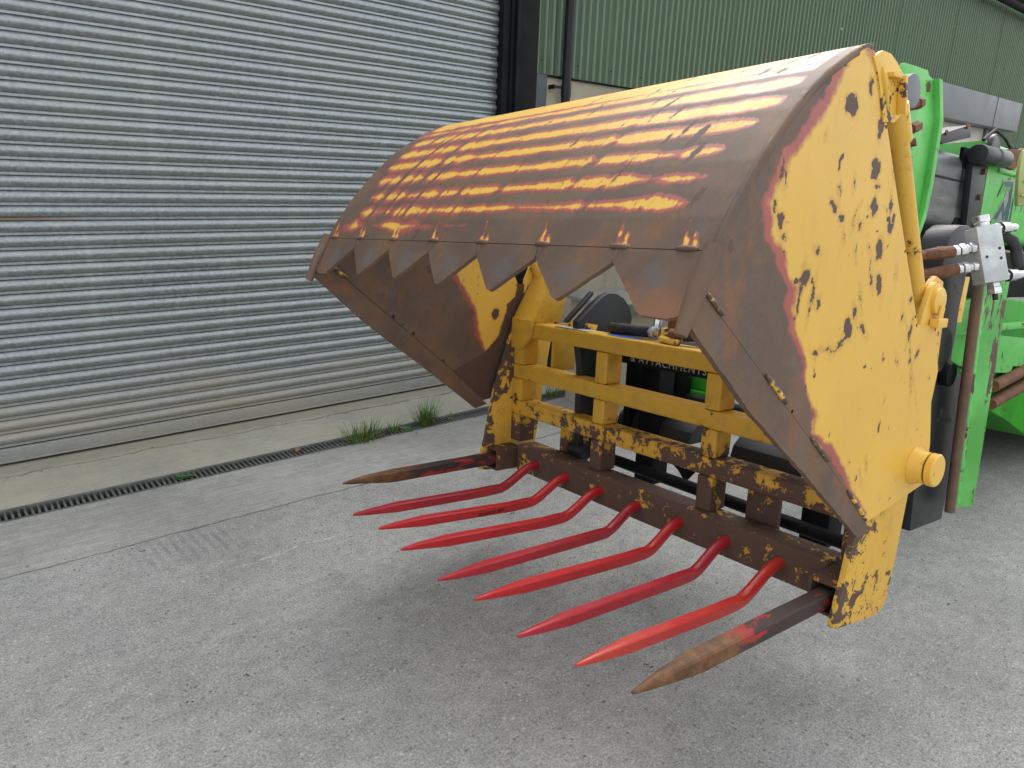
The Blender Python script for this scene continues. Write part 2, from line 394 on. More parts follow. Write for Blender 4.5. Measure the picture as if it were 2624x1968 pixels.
M['tyre'] = mat_simple('tyre_rubber', (.015, .015, .015), (.03, .03, .03), 10, (.7, .85))

# ------------------------------------------------------------------ helpers: meshes
def tag(o, label=None, cat=None, group=None, kind=None):
    if label: o['label'] = label
    if cat: o['category'] = cat
    if group: o['group'] = group
    if kind: o['kind'] = kind
    return o

def empty(name, mat=None):
    o = bpy.data.objects.new(name, None); COL.objects.link(o); o.empty_display_size = .1
    if mat is not None: o.matrix_world = mat
    return o

class MB:
    def __init__(s): s.v = []; s.f = []
    def add(s, v, f):
        n = len(s.v); s.v += [tuple(p) for p in v]; s.f += [tuple(i+n for i in q) for q in f]; return s
    def box(s, x0, x1, y0, y1, z0, z1):
        v = [(x, y, z) for z in (z0, z1) for y in (y0, y1) for x in (x0, x1)]
        return s.add(v, [(0, 2, 3, 1), (4, 5, 7, 6), (0, 1, 5, 4), (2, 6, 7, 3), (0, 4, 6, 2), (1, 3, 7, 5)])
    def obox(s, c, ax, half):
        c = np.array(c); ax = [np.array(a, float)/np.linalg.norm(a) for a in ax]
        v = [c+ax[0]*half[0]*i+ax[1]*half[1]*j+ax[2]*half[2]*k for k in (-1, 1) for j in (-1, 1) for i in (-1, 1)]
        return s.add(v, [(0, 2, 3, 1), (4, 5, 7, 6), (0, 1, 5, 4), (2, 6, 7, 3), (0, 4, 6, 2), (1, 3, 7, 5)])
    def loft(s, rings, cap=True):
        n = len(rings[0]); v = [p for r in rings for p in r]; f = []
        for i in range(len(rings)-1):
            for j in range(n):
                a, b = i*n+j, i*n+(j+1) % n
                f.append((a, b, b+n, a+n))
        if cap: f.append(tuple(range(n-1, -1, -1))); f.append(tuple(range((len(rings)-1)*n, len(rings)*n)))
        return s.add(v, f)
    def prism(s, poly, y0, y1):
        """poly in (x,z); extruded along y"""
        return s.loft([[(p[0], y0, p[1]) for p in poly], [(p[0], y1, p[1]) for p in poly]])
    def prismx(s, poly, x0, x1):
        return s.loft([[(x0, p[0], p[1]) for p in poly], [(x1, p[0], p[1]) for p in poly]])
    def prismz(s, poly, z0, z1):
        return s.loft([[(p[0], p[1], z0) for p in poly], [(p[0], p[1], z1) for p in poly]])
    def tube(s, path, r, n=12, jit=0, cap=True):
        P = [np.array(p, float) for p in path]; rings = []
        up = np.array((.123, .456, .88))
        for i, p in enumerate(P):
            d = P[min(i+1, len(P)-1)]-P[max(i-1, 0)]; d /= np.linalg.norm(d)
            a = np.cross(up, d); a /= np.linalg.norm(a); b = np.cross(d, a)
            rr = (r[i] if isinstance(r, (list, tuple)) else r)*(1+jit*(rng.random()-.5))
            rings.append([tuple(p+rr*(math.cos(2*math.pi*j/n)*a+math.sin(2*math.pi*j/n)*b)) for j in range(n)])
        return s.loft(rings, cap)
    def build(s, name, mat, parent=None, bevel=0, smooth=40, seg=2):
        me = bpy.data.meshes.new(name); me.from_pydata(s.v, [], s.f); me.update()
        bm = bmesh.new(); bm.from_mesh(me); bmesh.ops.recalc_face_normals(bm, faces=bm.faces)
        if bevel:
            ed = [e for e in bm.edges if len(e.link_faces) == 2 and e.calc_face_angle(0) > math.radians(30)]
            bmesh.ops.bevel(bm, geom=ed, offset=bevel, segments=seg, profile=.6, affect='EDGES', clamp_overlap=True)
        bm.to_mesh(me); bm.free()
        return link(name, me, mat, parent, smooth)

def link(name, me, mat, parent=None, smooth=40):
    if smooth:
        me.shade_smooth(); me.set_sharp_from_angle(angle=math.radians(smooth))
    if mat: me.materials.append(M[mat] if isinstance(mat, str) else mat)
    o = bpy.data.objects.new(name, me); COL.objects.link(o)
    if parent: o.parent = parent
    return o

def ngon(cx_, cz_, r, n=24, a0=0, sx=1): return [(cx_+sx*r*math.cos(a0+2*math.pi*i/n), cz_+r*math.sin(a0+2*math.pi*i/n)) for i in range(n)]

def vnoise(x, y, seed=0):
    x = np.asarray(x, float); y = np.asarray(y, float)
    xi = np.floor(x).astype(int); yi = np.floor(y).astype(int); xf = x-xi; yf = y-yi
    xf = xf*xf*(3-2*xf); yf = yf*yf*(3-2*yf)
    def h(a, b):
        v = np.sin(a*127.1+b*311.7+seed*74.7)*43758.5453; return v-np.floor(v)
    return (h(xi, yi)*(1-xf)+h(xi+1, yi)*xf)*(1-yf)+(h(xi, yi+1)*(1-xf)+h(xi+1, yi+1)*xf)*yf
def fbm(x, y, seed=0, oct=4):
    a, s, t = .5, 0, 0
    for i in range(oct): s = s+a*vnoise(x*2**i, y*2**i, seed+i); t += a; a *= .5
    return s/t

def text_mesh(body, size):
    cu = bpy.data.curves.new('lettering', 'FONT'); cu.body = body; cu.size = size; cu.extrude = .0006; cu.space_character = 1.15
    o = bpy.data.objects.new('lettering_tmp', cu); COL.objects.link(o)
    dg = bpy.context.evaluated_depsgraph_get(); dg.update()
    me = bpy.data.meshes.new_from_object(o.evaluated_get(dg))
    bpy.data.objects.remove(o, do_unlink=True); bpy.data.curves.remove(cu)
    return me

def set_attr(me, name, vals):
    a = me.attributes.new(name, 'FLOAT', 'POINT'); a.data.foreach_set('value', np.asarray(vals, np.float32))

# ------------------------------------------------------------------ SETTING: ground
def wob(x, seed, a=.012): return a*2*(float(fbm(x*3.1, seed*7.7, seed, 5))-.5)+a*.7*(float(vnoise(x*31, seed, seed+3))-.5)
def slab(name, x0, x1, fa, fb, z, mat, thick=.09, step=.02, xs=None):
    """strip between two wobbly edges y=fa(x), y=fb(x)"""
    mb = MB(); n = int((x1-x0)/step) if xs is None else len(xs)-1
    X = [x0+(x1-x0)*i/n for i in range(n+1)] if xs is None else xs
    v = []; f = []
    for x in X: v += [(x, fa(x), z-thick), (x, fa(x), z), (x, fb(x), z), (x, fb(x), z-thick)]
    for i in range(len(X)-1):
        a = 4*i; b = a+4
        f += [(a, a+1, b+1, b), (a+1, a+2, b+2, b+1), (a+2, a+3, b+3, b+2)]
    mb.add(v, f)
    return tag(mb.build(name, mat, None, 0, 0), kind='structure')
XS = [-40, -20, -10, -6, -4, -2.5, -1.5, -1]+[-.8+.02*i for i in range(250)]+[4.5, 5, 6, 8, 11, 15, 20, 30, 60]
j1 = lambda x: 3.19+wob(x, 3)
crk = lambda x: 4.31+wob(x, 5, .03)
base = MB().box(-200, 200, -200, 200, -.5, -.2).build('ground', 'trench', None, 0, 0); tag(base, kind='structure')
slab('yard', 0, 0, lambda x: -60, lambda x: j1(x)-.003-.008*max(0, wob(x*2.3, 17, 1)), 0, 'yard', xs=XS)
slab('pavement', 0, 0, lambda x: j1(x)+.003, lambda x: 3.738+wob(x, 9, .003), .001, 'slab', xs=XS)
slab('path', 0, 0, lambda x: 3.883+wob(x, 11, .003), lambda x: crk(x)-.005-.03*max(0, wob(x*2.1, 21, 1)), .002, 'apron', xs=XS)
slab('threshold', 0, 0, lambda x: crk(x)+.002, lambda x: 6.0, .006, 'apron', xs=XS)

# ------------------------------------------------------------------ drain channel
drain = empty('drain_channel', Matrix.Translation((1.6, 3.81, 0)))
tag(drain, 'long cast iron drain channel with slotted grating in the concrete before the roller shutter', 'drain')
dm = MB().box(-8, 9, -.068, .068, -.19, -.12)
dm.build('channel_bed', 'trench', drain, 0, 0)
MB().box(-8, 9, -.0745, -.052, -.12, .0015).build('grating_rail', 'iron', drain, .003)
MB().box(-8, 9, .052, .0745, -.12, .0025).build('grating_rail', 'iron', drain, .003)
barm = None
for i in range(196):
    x = -2.55+i*.0265
    if barm is None:
        o = MB().box(-.0055, .0055, -.0525, .0525, -.03, .0005).build('grating_bar', 'iron', drain, .0025); barm = o.data
    else:
        o = bpy.data.objects.new('grating_bar', barm); COL.objects.link(o); o.parent = drain
    o.location = (x, 0, rng.uniform(-.002, 0)); o.rotation_euler.z = rng.uniform(-.03, .03)

# ------------------------------------------------------------------ shed
shed = empty('shed', Matrix.Translation((3.8, 4.6, 0)))
tag(shed, 'large shed with grey roller shutter, green corrugated cladding and beige rendered base wall', 'building')
SH = lambda x, y, z: (x-3.8, y-4.6, z)
def sbox(mb, x0, x1, y0, y1, z0, z1): return mb.box(x0-3.8, x1-3.8, y0-4.6, y1-4.6, z0, z1)
# roller shutter: one mesh per slat
door = empty('roller_shutter'); door.parent = shed
door['label'] = 'galvanised steel roller shutter of horizontal curved slats'
def slat_mesh():
    H = .0747
    prof = []
    for i in range(13):                                    # round roll
        a = i/12; prof.append((-.0015-.0165*math.sin(math.pi*a)**.8, .0185+a*.0550))
    prof = [(.012, .0), (.011, .0032), (-.003, .0038), (-.0042, .0042), (-.0040, .0158), (-.003, .0170), (-.0005, .0176), (-.0005, .0182)]+prof+[(.011, H-.0012), (.012, H+.0002)]
    mb = MB(); n = len(prof); v = []; f = []
    for x in (-6.5, 3.552):
        v += [(x-3.8, 4.5-4.6+p[0], p[1]) for p in prof]
    for i in range(n-1): f.append((i, i+1, n+i+1, n+i))
    mb.add(v, f); return mb.build('slat', 'galv', door, 0, 35)
s0 = slat_mesh(); s0.location.z = .0975
for i in range(1, 56):
    o = bpy.data.objects.new('slat', s0.data); COL.objects.link(o); o.parent = door
    o.location = (0, rng.uniform(-.0008, .0008), .0975+i*.0747)
mb = MB(); sbox(mb, -6.5, 3.552, 4.478, 4.5, .022, .0965); sbox(mb, -6.5, 3.552, 4.462, 4.478, .022, .030)
mb.build('bottom_rail', 'galv', door, .002)
mb = MB(); sbox(mb, -6.5, 3.56, 4.53, 4.56, .0, 4.4); mb.build('backing', 'black', door, 0, 0)
# black guide and column
mb = MB(); sbox(mb, 3.535, 3.60, 4.43, 4.56, .006, 4.4); mb.build('guide_channel', 'black', shed, .003)
col = MB(); sbox(col, 3.63, 3.845, 4.395, 4.415, .006, 4.4); sbox(col, 3.60, 3.70, 4.415, 4.60, .006, 4.4); sbox(col, 3.63, 3.66, 4.387, 4.395, .006, 4.4)
col.build('steel_column', 'black', shed, .004)
mb = MB(); sbox(mb, 3.70, 3.995, 4.445, 4.62, .006, 2.362); mb.build('pier', 'pier', shed, .006)
mb = MB(); sbox(mb, 3.995, 30, 4.47, 4.7, .006, 2.39); mb.build('base_wall', 'render', shed, .004)
mb = MB(); sbox(mb, 3.8, 30, 4.62, 4.7, 2.39, 4.5); mb.build('back_wall', 'black', shed, 0, 0)
# corrugated sheets
def sheet_mesh(w=.836, pitch=.076):
    v = []; f = []; n = int(w/pitch*14)+1; ov = .03
    for i in range(n+1):
        x = (w+ov)*i/n; cc = .5+.5*math.cos(2*math.pi*x/pitch); y = .008-.021*cc**1.7
        v += [(x, y, 2.365), (x, y, 4.42)]
    for i in range(n): f.append((2*i, 2*i+1, 2*i+3, 2*i+2))
    return MB().add(v, f)
sm = None
for i in range(31):
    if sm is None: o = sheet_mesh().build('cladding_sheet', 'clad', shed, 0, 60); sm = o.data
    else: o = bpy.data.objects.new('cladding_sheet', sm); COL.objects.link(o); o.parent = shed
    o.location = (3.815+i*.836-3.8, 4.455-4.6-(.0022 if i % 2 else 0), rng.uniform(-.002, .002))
fx = MB()
for i in range(60):
    x = 3.93+i*.38
    for z in (2.46, 3.45): fx.obox(SH(x, 4.442, z+rng.uniform(-.006, .006)), ((1, 0, 0), (0, 1, 0), (0, 0, 1)), (.0035, .005, .0035))
tag(fx.build('fixing_screw', 'black', shed, 0, 0), kind='stuff')
mb = MB(); sbox(mb, 3.8, 30, 4.452, 4.50, 2.352, 2.3645); mb.build('drip_flashing', 'black', shed, .001)
# downpipe
dp = MB().tube([SH(4.155, 4.40, .006), SH(4.155, 4.40, 2.2), SH(4.155, 4.40, 4.4)], .036, 20).build('downpipe', 'pipe', shed, 0, 50)
MB().tube([SH(4.155, 4.40, 2.215), SH(4.155, 4.40, 2.305)], .0405, 20).build('pipe_socket', 'pipe', dp, 0, 50)
mb = MB(); mb.box(4.03-3.8, 4.125-3.8, 4.40-4.6, 4.408-4.6, 2.27, 2.29); mb.box(4.03-3.8, 4.05-3.8, 4.408-4.6, 4.468-4.6, 2.265, 2.295)
mb.build('pipe_bracket', 'pipe', dp, .001)
# canopy over a far cream door, gutter and roof
mb = MB(); sbox(mb, 10.0, 13.82, 4.2, 4.43, 2.565, 2.98); can = mb.build('door_canopy', 'canopy', shed, .006)
mb = MB(); sbox(mb, 12.72, 12.726, 4.196, 4.2, 2.567, 2.978); mb.build('canopy_joint', 'black', can, 0, 0)
mb = MB(); sbox(mb, 10.0, 13.0, 4.40, 4.44, .006, 2.56); mb.build('cream_door', 'cream', shed, .004)
mb = MB(); sbox(mb, 13.0, 13.1, 4.36, 4.44, .006, 2.56); mb.build('door_post', 'canopy', shed, .004)
gp = [(4.30+.065*math.cos(a), 4.27+.065*math.sin(a)) for a in [math.pi+math.pi*i/10 for i in range(11)]]+[(4.30+.06*math.cos(a), 4.27+.06*math.sin(a)) for a in [2*math.pi-math.pi*i/10 for i in range(11)]]
mb = MB(); mb.loft([[(x-3.8, p[0]-4.6, p[1]) for p in gp] for x in (3.6, 30)]); mb.build('gutter', 'black', shed, 0, 50)
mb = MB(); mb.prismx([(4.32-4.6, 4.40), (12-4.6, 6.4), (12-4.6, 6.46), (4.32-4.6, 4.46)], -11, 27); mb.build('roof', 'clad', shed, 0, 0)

# ------------------------------------------------------------------ cabinet behind the hitch
cab = empty('storage_box', Matrix.Translation((3.95, 3.45, .001)))
tag(cab, 'beige box with a bright galvanised lid standing behind the black hitch frame', 'box')
MB().box(-.30, .34, -.2, .25, 0, .775).build('body', 'render', cab, .01)
lid = MB().box(-.36, .40, -.26, .31, .777, .80); lid.box(-.36, .40, -.268, -.26, .74, .80)
lo = lid.build('lid', 'galv_plain', cab, .004)
rv = MB()
for i in range(4): rv.tube([(-.25+i*.18, -.2, .80), (-.25+i*.18, -.2, .806)], .012, 10)
rv.build('rivet', 'zinc', lo, 0, 40)

# ------------------------------------------------------------------ MUCK FORK with top grab
# local axes of the fork frame: x = back (t), y = across to the far end (b), z = up (u)
T_, B_, U_ = (0.9974, -0.0326, -0.0644), (0.0278, 0.9969, -0.0732), (0.0665, 0.0713, 0.9952)
A_ = (1.8601, 0.7781, 0.5033)
def frame_mat(off=(0, 0, 0)):
    R = Matrix((T_, B_, U_)).transposed()
    R = R.to_quaternion().to_matrix()
    return Matrix.Translation(Vector(A_)+R @ Vector(off)) @ R.to_4x4()
fork = empty('muck_fork', frame_mat())
tag(fork, 'worn yellow muck fork with red tines and a rusty toothed top grab', 'muck fork')

# --- grab shell, pressed in flats; wear follows the bends
PROF = np.array([[-.784, .936], [-.759, .984], [-.722, 1.037], [-.684, 1.091], [-.648, 1.134], [-.603, 1.184], [-.541, 1.248], [-.47, 1.3], [-.40, 1.345], [-.349, 1.373], [-.30, 1.388]])
SEG = np.r_[0, np.cumsum(np.linalg.norm(np.diff(PROF, axis=0), axis=1))]
B0, BF = -.085, lambda u: 1.59+(1.0-u)*.075          # near plane, far plane (a little splayed)
def prof_at(s): return np.interp(s, SEG, PROF[:, 0]), np.interp(s, SEG, PROF[:, 1])
BENDS = np.array([0, .072, .141, .211, .285, .355, .428, .500, .575, .64, .678])
BT, BU = prof_at(BENDS)
NS, NB = 190, 250
S = np.linspace(0, SEG[-1], NS)
T = np.interp(S, BENDS, BT); U = np.interp(S, BENDS, BU)
# gentle rounding of each flat so that the sheen breaks at the bends
kf = np.exp(-np.linspace(-2, 2, 5)**2); kf /= kf.sum()
Tp = np.convolve(np.pad(T, 2, 'edge'), kf, 'valid'); Up = np.convolve(np.pad(U, 2, 'edge'), kf, 'valid')
Tp[:3] = T[:3]; Up[:3] = U[:3]; Tp[-3:] = T[-3:]; Up[-3:] = U[-3:]
fr = np.linspace(0, 1, NB)
bb = B0+(np.array([BF(u) for u in Up])[:, None]-B0)*fr[None, :]
ss = np.repeat(S[:, None], NB, 1)
c_k = [.108, .174, .248, .320, .388, .463]; h_k = [.0105, .0135, .0155, .0160, .0180, .0200]
wear = np.full(ss.shape, 1.0)
for i, (c, h) in enumerate(zip(c_k, h_k)):
    lo = [.03, .028, .02, -.018, -.05, -.055][i]; hi = [1.455, 1.45, 1.49, 1.50, 1.50, 1.515][i]
    mod = 1+([.95, .5, .24, .2, .12, .10][i])*2*(fbm(bb*7, ss*0+i*3.3, 11+i, 3)-.5)
    e = np.minimum(bb-lo, hi-bb)
    hm = 1.0+.30*np.clip((.62-bb)/.45, 0, 1)+.55*np.clip((bb-.85)/.35, 0, 1); mod = mod*hm
    taper = np.clip(e/.055, -2, 1); taper = np.where(taper > 0, np.clip(taper, 0, 1)**.4, taper*3)
    cc = c+.004*(fbm(bb*5, ss*0, 31+i, 2)-.5)*2
    wear = np.minimum(wear, np.abs(ss-cc)-h*mod*taper)
top = .512-ss+.004*(fbm(bb*6, ss*0, 55, 3)-.5)
top = np.maximum(top, .007-np.abs(ss-.548)-.006*fbm(bb*4, ss*0, 77, 3)-.004)
top = np.maximum(top, np.maximum(-.035-bb-.02, bb-1.545)*.6)
wear = np.minimum(wear, top)
# scratches running down the curve, strongest on the far half
sc1 = vnoise(bb*58+ss*17, ss*4, 91); sc2 = vnoise(bb*130+ss*36, ss*9, 92)
far_w = np.clip((bb-.62)/.55, 0, 1)
wear = wear*(1-.45*np.clip((bb-.75)/.5, 0, 1))
wear = wear+far_w*.075*np.clip(sc1-.68, 0, .25)*2*np.clip(1.3-ss/.5, .12, 1)
wear = wear+.004*(vnoise(bb*110+ss*30, ss*9, 95)-.5)+.005*(vnoise(bb*31+ss*8, ss*4, 96)-.5)+.05*np.clip(vnoise(bb*19+ss*6, ss*4, 97)-.70, 0, 1)*np.clip(1.6-ss/.32, 0, 1)+.05*np.clip(vnoise(bb*46+ss*13, ss*6, 98)-.80, 0, 1)*np.clip(1.7-ss/.34, 0, 1)+.010*np.clip(sc2-.72, 0, 1)*2+.0035*(fbm(bb*22, ss*34, 5, 3)-.5)*2
# paint kept in the corners above each weld bead
BEADS = [-.02, .155, .402, .645, .885, 1.121, 1.352, 1.55]
for bk in BEADS:
    for off, ln in ((.008, .066), (-.014, .045)):
        tri = np.abs(bb-bk-off-ss*.22)-.012*(1-ss/ln)+.022*(fbm(bb*80, ss*60, 8, 3)-.45)
        wear = np.minimum(wear, np.where(ss < ln, tri*2.2, 1))
# rubbed patches kept as primer below the lowest flat
wear = np.minimum(wear, np.abs(ss-.05)*.6+.05*(.40-fbm(bb*9, ss*14, 15, 3))+.0005+.05*np.clip(.95-bb, 0, 1))
wear = np.maximum(wear, (-.040-bb+.012*(fbm(bb*0, ss*14, 3, 3)-.5))*1.2)
chip = -.02+0*ss
slant = bb+ss*.28
for (b_c, s_c, lb, ls, w) in [(.30, .44, 0, .05, .007), (.235, .41, 0, .03, .006), (.115, .30, 0, .035, .013), (.09, .24, 0, .03, .01), (.52, .34, 0, .03, .006), (.27, .215, 0, .03, .005), (.35, .50, 0, .03, .006), (.10, .56, 0, .02, .008), (.06, .60, 0, .015, .008), (.18, .60, 0, .02, .006), (.02, .62, 0, .02, .01), (.42, .56, 0, .02, .004), (.16, .335, 0, .035, .006), (.2, .30, 0, .02, .006), (.05, .54, 0, .012, .009), (.75, .45, 0, .03, .004), (1.0, .42, 0, .02, .003), (1.3, .43, 0, .04, .004), (.66, .58, 0, .04, .004)]:
    d = np.sqrt(((slant-(b_c+s_c*.28))/w)**2+((ss-s_c)/ls)**2)
    chip = np.maximum(chip, (1-d)*w*.9)
streaks = vnoise(slant*210, ss*11, 41)
chip = np.maximum(chip, (streaks-.925)*.05)
chip = np.maximum(chip, (vnoise(slant*70, ss*8, 43)-.95)*.10)
vs = np.stack([np.repeat(Tp[:, None], NB, 1), bb, np.repeat(Up[:, None], NB, 1)], -1).reshape(-1, 3)
# back skin, 8 mm inside
dT = np.gradient(Tp); dU = np.gradient(Up); ln = np.hypot(dT, dU); nT, nU = dU/ln, -dT/ln
vi = np.stack([np.repeat((Tp+.008*nT)[:, None], NB, 1), bb, np.repeat((Up+.008*nU)[:, None], NB, 1)], -1).reshape(-1, 3)
idx = np.arange(NS*NB).reshape(NS, NB)
q = np.stack([idx[:-1, :-1], idx[:-1, 1:], idx[1:, 1:], idx[1:, :-1]], -1).reshape(-1, 4)
qi = (q+NS*NB)[:, ::-1]
rim = list(idx[0, :])+list(idx[1:, -1])+list(idx[-1, -2::-1])+list(idx[-2:0:-1, 0])
rimf = [(rim[i], rim[(i+1) % len(rim)], rim[(i+1) % len(rim)]+NS*NB, rim[i]+NS*NB) for i in range(len(rim))]
me = bpy.data.meshes.new('grab_shell'); me.from_pydata(np.vstack([vs, vi]).tolist(), [], q.tolist()+qi.tolist()+[tuple(int(a) for a in f) for f in rimf]); me.update()
bmx = bmesh.new(); bmx.from_mesh(me); bmesh.ops.recalc_face_normals(bmx, faces=bmx.faces); bmx.to_mesh(me); bmx.free()
set_attr(me, 'wear', np.r_[wear.ravel(), np.full(NS*NB, .05)]); set_attr(me, 'chip', np.r_[chip.ravel(), np.full(NS*NB, -.02)])
shell = link('grab_shell', me, 'grab_shell', fork, 40)
shell['label'] = 'curved top shell with bands of yellow paint over brown bare steel'

# --- teeth: plates bolted on below the weld line
DT, DU = -.4227, -.9063
def tooth_pt(b, d, off=0.0): return (-.784+DT*d+off*(-.9063), b, .936+DU*d+off*.4227)
edges = [1.594, 1.360, 1.122, .887, .648, .408, .157, -.078]
tipd = [.137, .126, .125, .129, .128, .131, .140]
tw = [None, (1.254,), (1.015,), (.775,), (.534,), (.285,), None]
for i in range(7):
    hi, lo = edges[i], edges[i+1]
    g = .0025
    if i == 0: out = [(hi, +.0025), (lo+g, +.0025), (lo+g, .037), (1.494, .132), (1.485, .138), (1.56, .140), (hi, .125)]
    elif i == 6: out = [(hi-g, +.0025), (hi-g, .036), (.045, .134), (.031, .142), (-.035, .143), (lo, .13), (lo, +.0025)]
    else:
        tb = tw[i][0]; out = [(hi-g, +.0025), (hi-g, .037), (tb+.012, tipd[i]-.003), (tb, tipd[i]), (tb-.010, tipd[i]-.004), (lo+g, .037), (lo+g, +.0025)]
    mb = MB()
    # jagged flame cut edge: subdivide the outline
    pts = []
    for j in range(len(out)):
        p, q2 = np.array(out[j]), np.array(out[(j+1) % len(out)]); L = np.linalg.norm(q2-p); n = max(1, int(L/.012))
        for k_ in range(n):
            w = p+(q2-p)*k_/n
            if 0 < k_ and w[1] > .03: w = w+np.array((rng.uniform(-.0008, .0008), rng.uniform(-.0008, .0008)))
            pts.append(tuple(w))
    mb.loft([[tooth_pt(b, d, .0015) for b, d in pts], [tooth_pt(b, d, -.0095) for b, d in pts]])
    t = mb.build('tooth', 'tooth', shell, 0, 30)
for bk in BEADS:
    mb = MB(); w = .026
    mb.tube([tooth_pt(bk-w, -.001, .0), tooth_pt(bk-w*.75, -.001, .002), tooth_pt(bk, -.001, .003), tooth_pt(bk+w*.75, -.001, .002), tooth_pt(bk+w, -.001, .0)], [.003, .0055, .006, .0055, .003], 8, .2)
    mb.build('weld_bead', 'brown', shell, 0, 60)
    if -.01 < bk < 1.5:
        mb = MB(); mb.tube([tooth_pt(bk, .004+.0055*k_, .0) for k_ in range(7)], [.003, .006, .006, .0055, .006, .005, .002], 7, .3); mb.build('weld_bead', 'brown', shell, 0, 60)
# round guards at both ends of the tooth line
for b in (-.083, 1.60):
    mb = MB(); mb.tube([tooth_pt(b, -.006, .002), tooth_pt(b, .08, .006), tooth_pt(b, .172, .004)], [.019, .0195, .013], 14, .05)
    mb.build('end_guard', 'brown', shell, 0, 50)
# corner weld running along the shell edge, near and far
for far in (0, 1):
    path = [(Tp[i]+.007*nT[i], (BF(Up[i])-.006) if far else B0+.006, Up[i]+.007*nU[i]) for i in range(2, NS-18, 6)]
    MB().tube(path, .0098, 10, .06).build('corner_weld', 'brown', shell, 0, 60)

# --- dense plates carrying the wear attributes
def dense_plate(name, poly, cell, yfun, thick, wearf, chipf, mat, parent):
    poly = np.array(poly); x0, z0 = poly.min(0); x1, z1 = poly.max(0)
    nx, nz = int((x1-x0)/cell)+1, int((z1-z0)/cell)+1
    verts = {}; V = []; F = []
    def vid(p):
        kx = (round(p[0], 5), round(p[1], 5))
        if kx not in verts: verts[kx] = len(V); V.append(kx)
        return verts[kx]
    n = len(poly)
    gx, gz = np.meshgrid(x0+np.arange(nx+1)*cell, z0+np.arange(nz+1)*cell, indexing='ij')
    ins = np.zeros(gx.shape, bool)
    for i in range(n):
        a, b = poly[i], poly[(i+1) % n]
        cond = (a[1] > gz) != (b[1] > gz)
        with np.errstate(divide='ignore', invalid='ignore'):
            xi = (b[0]-a[0])*(gz-a[1])/(b[1]-a[1])+a[0]
        ins ^= cond & (gx < xi)
    crossed = np.zeros((nx, nz), bool)
    for i in range(n):
        a, b = poly[i], poly[(i+1) % n]; m = int(np.linalg.norm(b-a)/cell*6)+2
        pp = a+(b-a)*np.linspace(0, 1, m)[:, None]
        ci = np.clip(((pp[:, 0]-x0)/cell).astype(int), 0, nx-1); cj = np.clip(((pp[:, 1]-z0)/cell).astype(int), 0, nz-1)
        crossed[ci, cj] = True
    def clip(pl, ax, v, keep_gt):
        out = []
        for i in range(len(pl)):
            p, q3 = pl[i], pl[(i+1) % len(pl)]
            ip = p[ax] >= v if keep_gt else p[ax] <= v; iq = q3[ax] >= v if keep_gt else q3[ax] <= v
            if ip: out.append(p)
            if ip != iq:
                t = (v-p[ax])/(q3[ax]-p[ax]); out.append((p[0]+t*(q3[0]-p[0]), p[1]+t*(q3[1]-p[1])))
        return out
    pl0 = [tuple(p) for p in poly]
    for i in range(nx):
        cl = None
        for j in range(nz):
            xa, xb, za, zb = x0+i*cell, x0+(i+1)*cell, z0+j*cell, z0+(j+1)*cell
            if crossed[i, j]:
                if cl is None: cl = clip(clip(pl0, 0, xa, True), 0, xb, False)
                c = clip(clip(cl, 1, za, True), 1, zb, False) if len(cl) > 2 else []
                ids = []
                for p in c:
                    k_ = vid(p)
                    if k_ not in ids: ids.append(k_)
                if len(ids) > 2: F.append(tuple(ids))
            elif ins[i, j] and ins[i+1, j] and ins[i, j+1] and ins[i+1, j+1]:
                F.append((vid((xa, za)), vid((xb, za)), vid((xb, zb)), vid((xa, zb))))
    V = np.array(V); nV = len(V)
    sgn = 1 if thick > 0 else -1
    y = np.array([yfun(z) for z in V[:, 1]])
    V3 = np.c_[V[:, 0], y, V[:, 1]]
    Pb = np.array([(p[0], yfun(p[1])+thick, p[1]) for p in poly]); Pf = np.array([(p[0], yfun(p[1]), p[1]) for p in poly])
    allv = np.vstack([V3, Pf, Pb]); a = nV; b = nV+n
    F2 = [tuple(range(b, b+n))]+[(a+i, a+(i+1) % n, b+(i+1) % n, b+i) for i in range(n)]
    me = bpy.data.meshes.new(name); me.from_pydata(allv.tolist(), [], F+F2); me.update()
    bm = bmesh.new(); bm.from_mesh(me); bmesh.ops.recalc_face_normals(bm, faces=bm.faces)
    bm.to_mesh(me); bm.free()
    w = wearf(V[:, 0], V[:, 1]); c = chipf(V[:, 0], V[:, 1])
    wb_ = wearf(Pb[:, 0], Pb[:, 2])
    set_attr(me, 'wear', np.r_[w, np.full(n, .02), wb_]); set_attr(me, 'chip', np.r_[c, np.full(2*n, -.02)])
    return link(name, me, mat, parent, 0)

PLATE = [(-.784, .936)]+[tuple(p) for p in PROF[1:-1]]+[(-.294, 1.372), (-.27, 1.339), (-.237, 1.282), (-.203, 1.241), (-.117, 1.109), (-.002, .94), (.111, .774),
         (.228, .765), (.288, .638), (.274, .546), (.311, .419), (.313, .33), (.300, .300), (-.026, .250), (-.19, .388), (-.375, .531), (-.487, .616), (-.588, .692), (-.717, .791), (-.812, .862)]
BND = np.array([(-.41, 1.361), (-.448, 1.303), (-.483, 1.245), (-.513, 1.209), (-.546, 1.167), (-.593, 1.137), (-.614, 1.098), (-.634, 1.059), (-.65, 1.027), (-.645, .997), (-.622, .966), (-.584, .919), (-.545, .884), (-.515, .866), (-.530, .83), (-.524, .813), (-.484, .76), (-.442, .715), (-.427, .677), (-.395, .626), (-.363, .577), (-.355, .535), (-.283, .484), (-.164, .381), (-.029, .262)])[::-1]
def wear_near(t, u):
    w = (np.interp(u, BND[:, 1], BND[:, 0])-t)*.8
    w += .010*(fbm(t*30, u*30, 3, 3)-.5)*2
    w = np.maximum(w, (u-1.395)*.6)
    return w
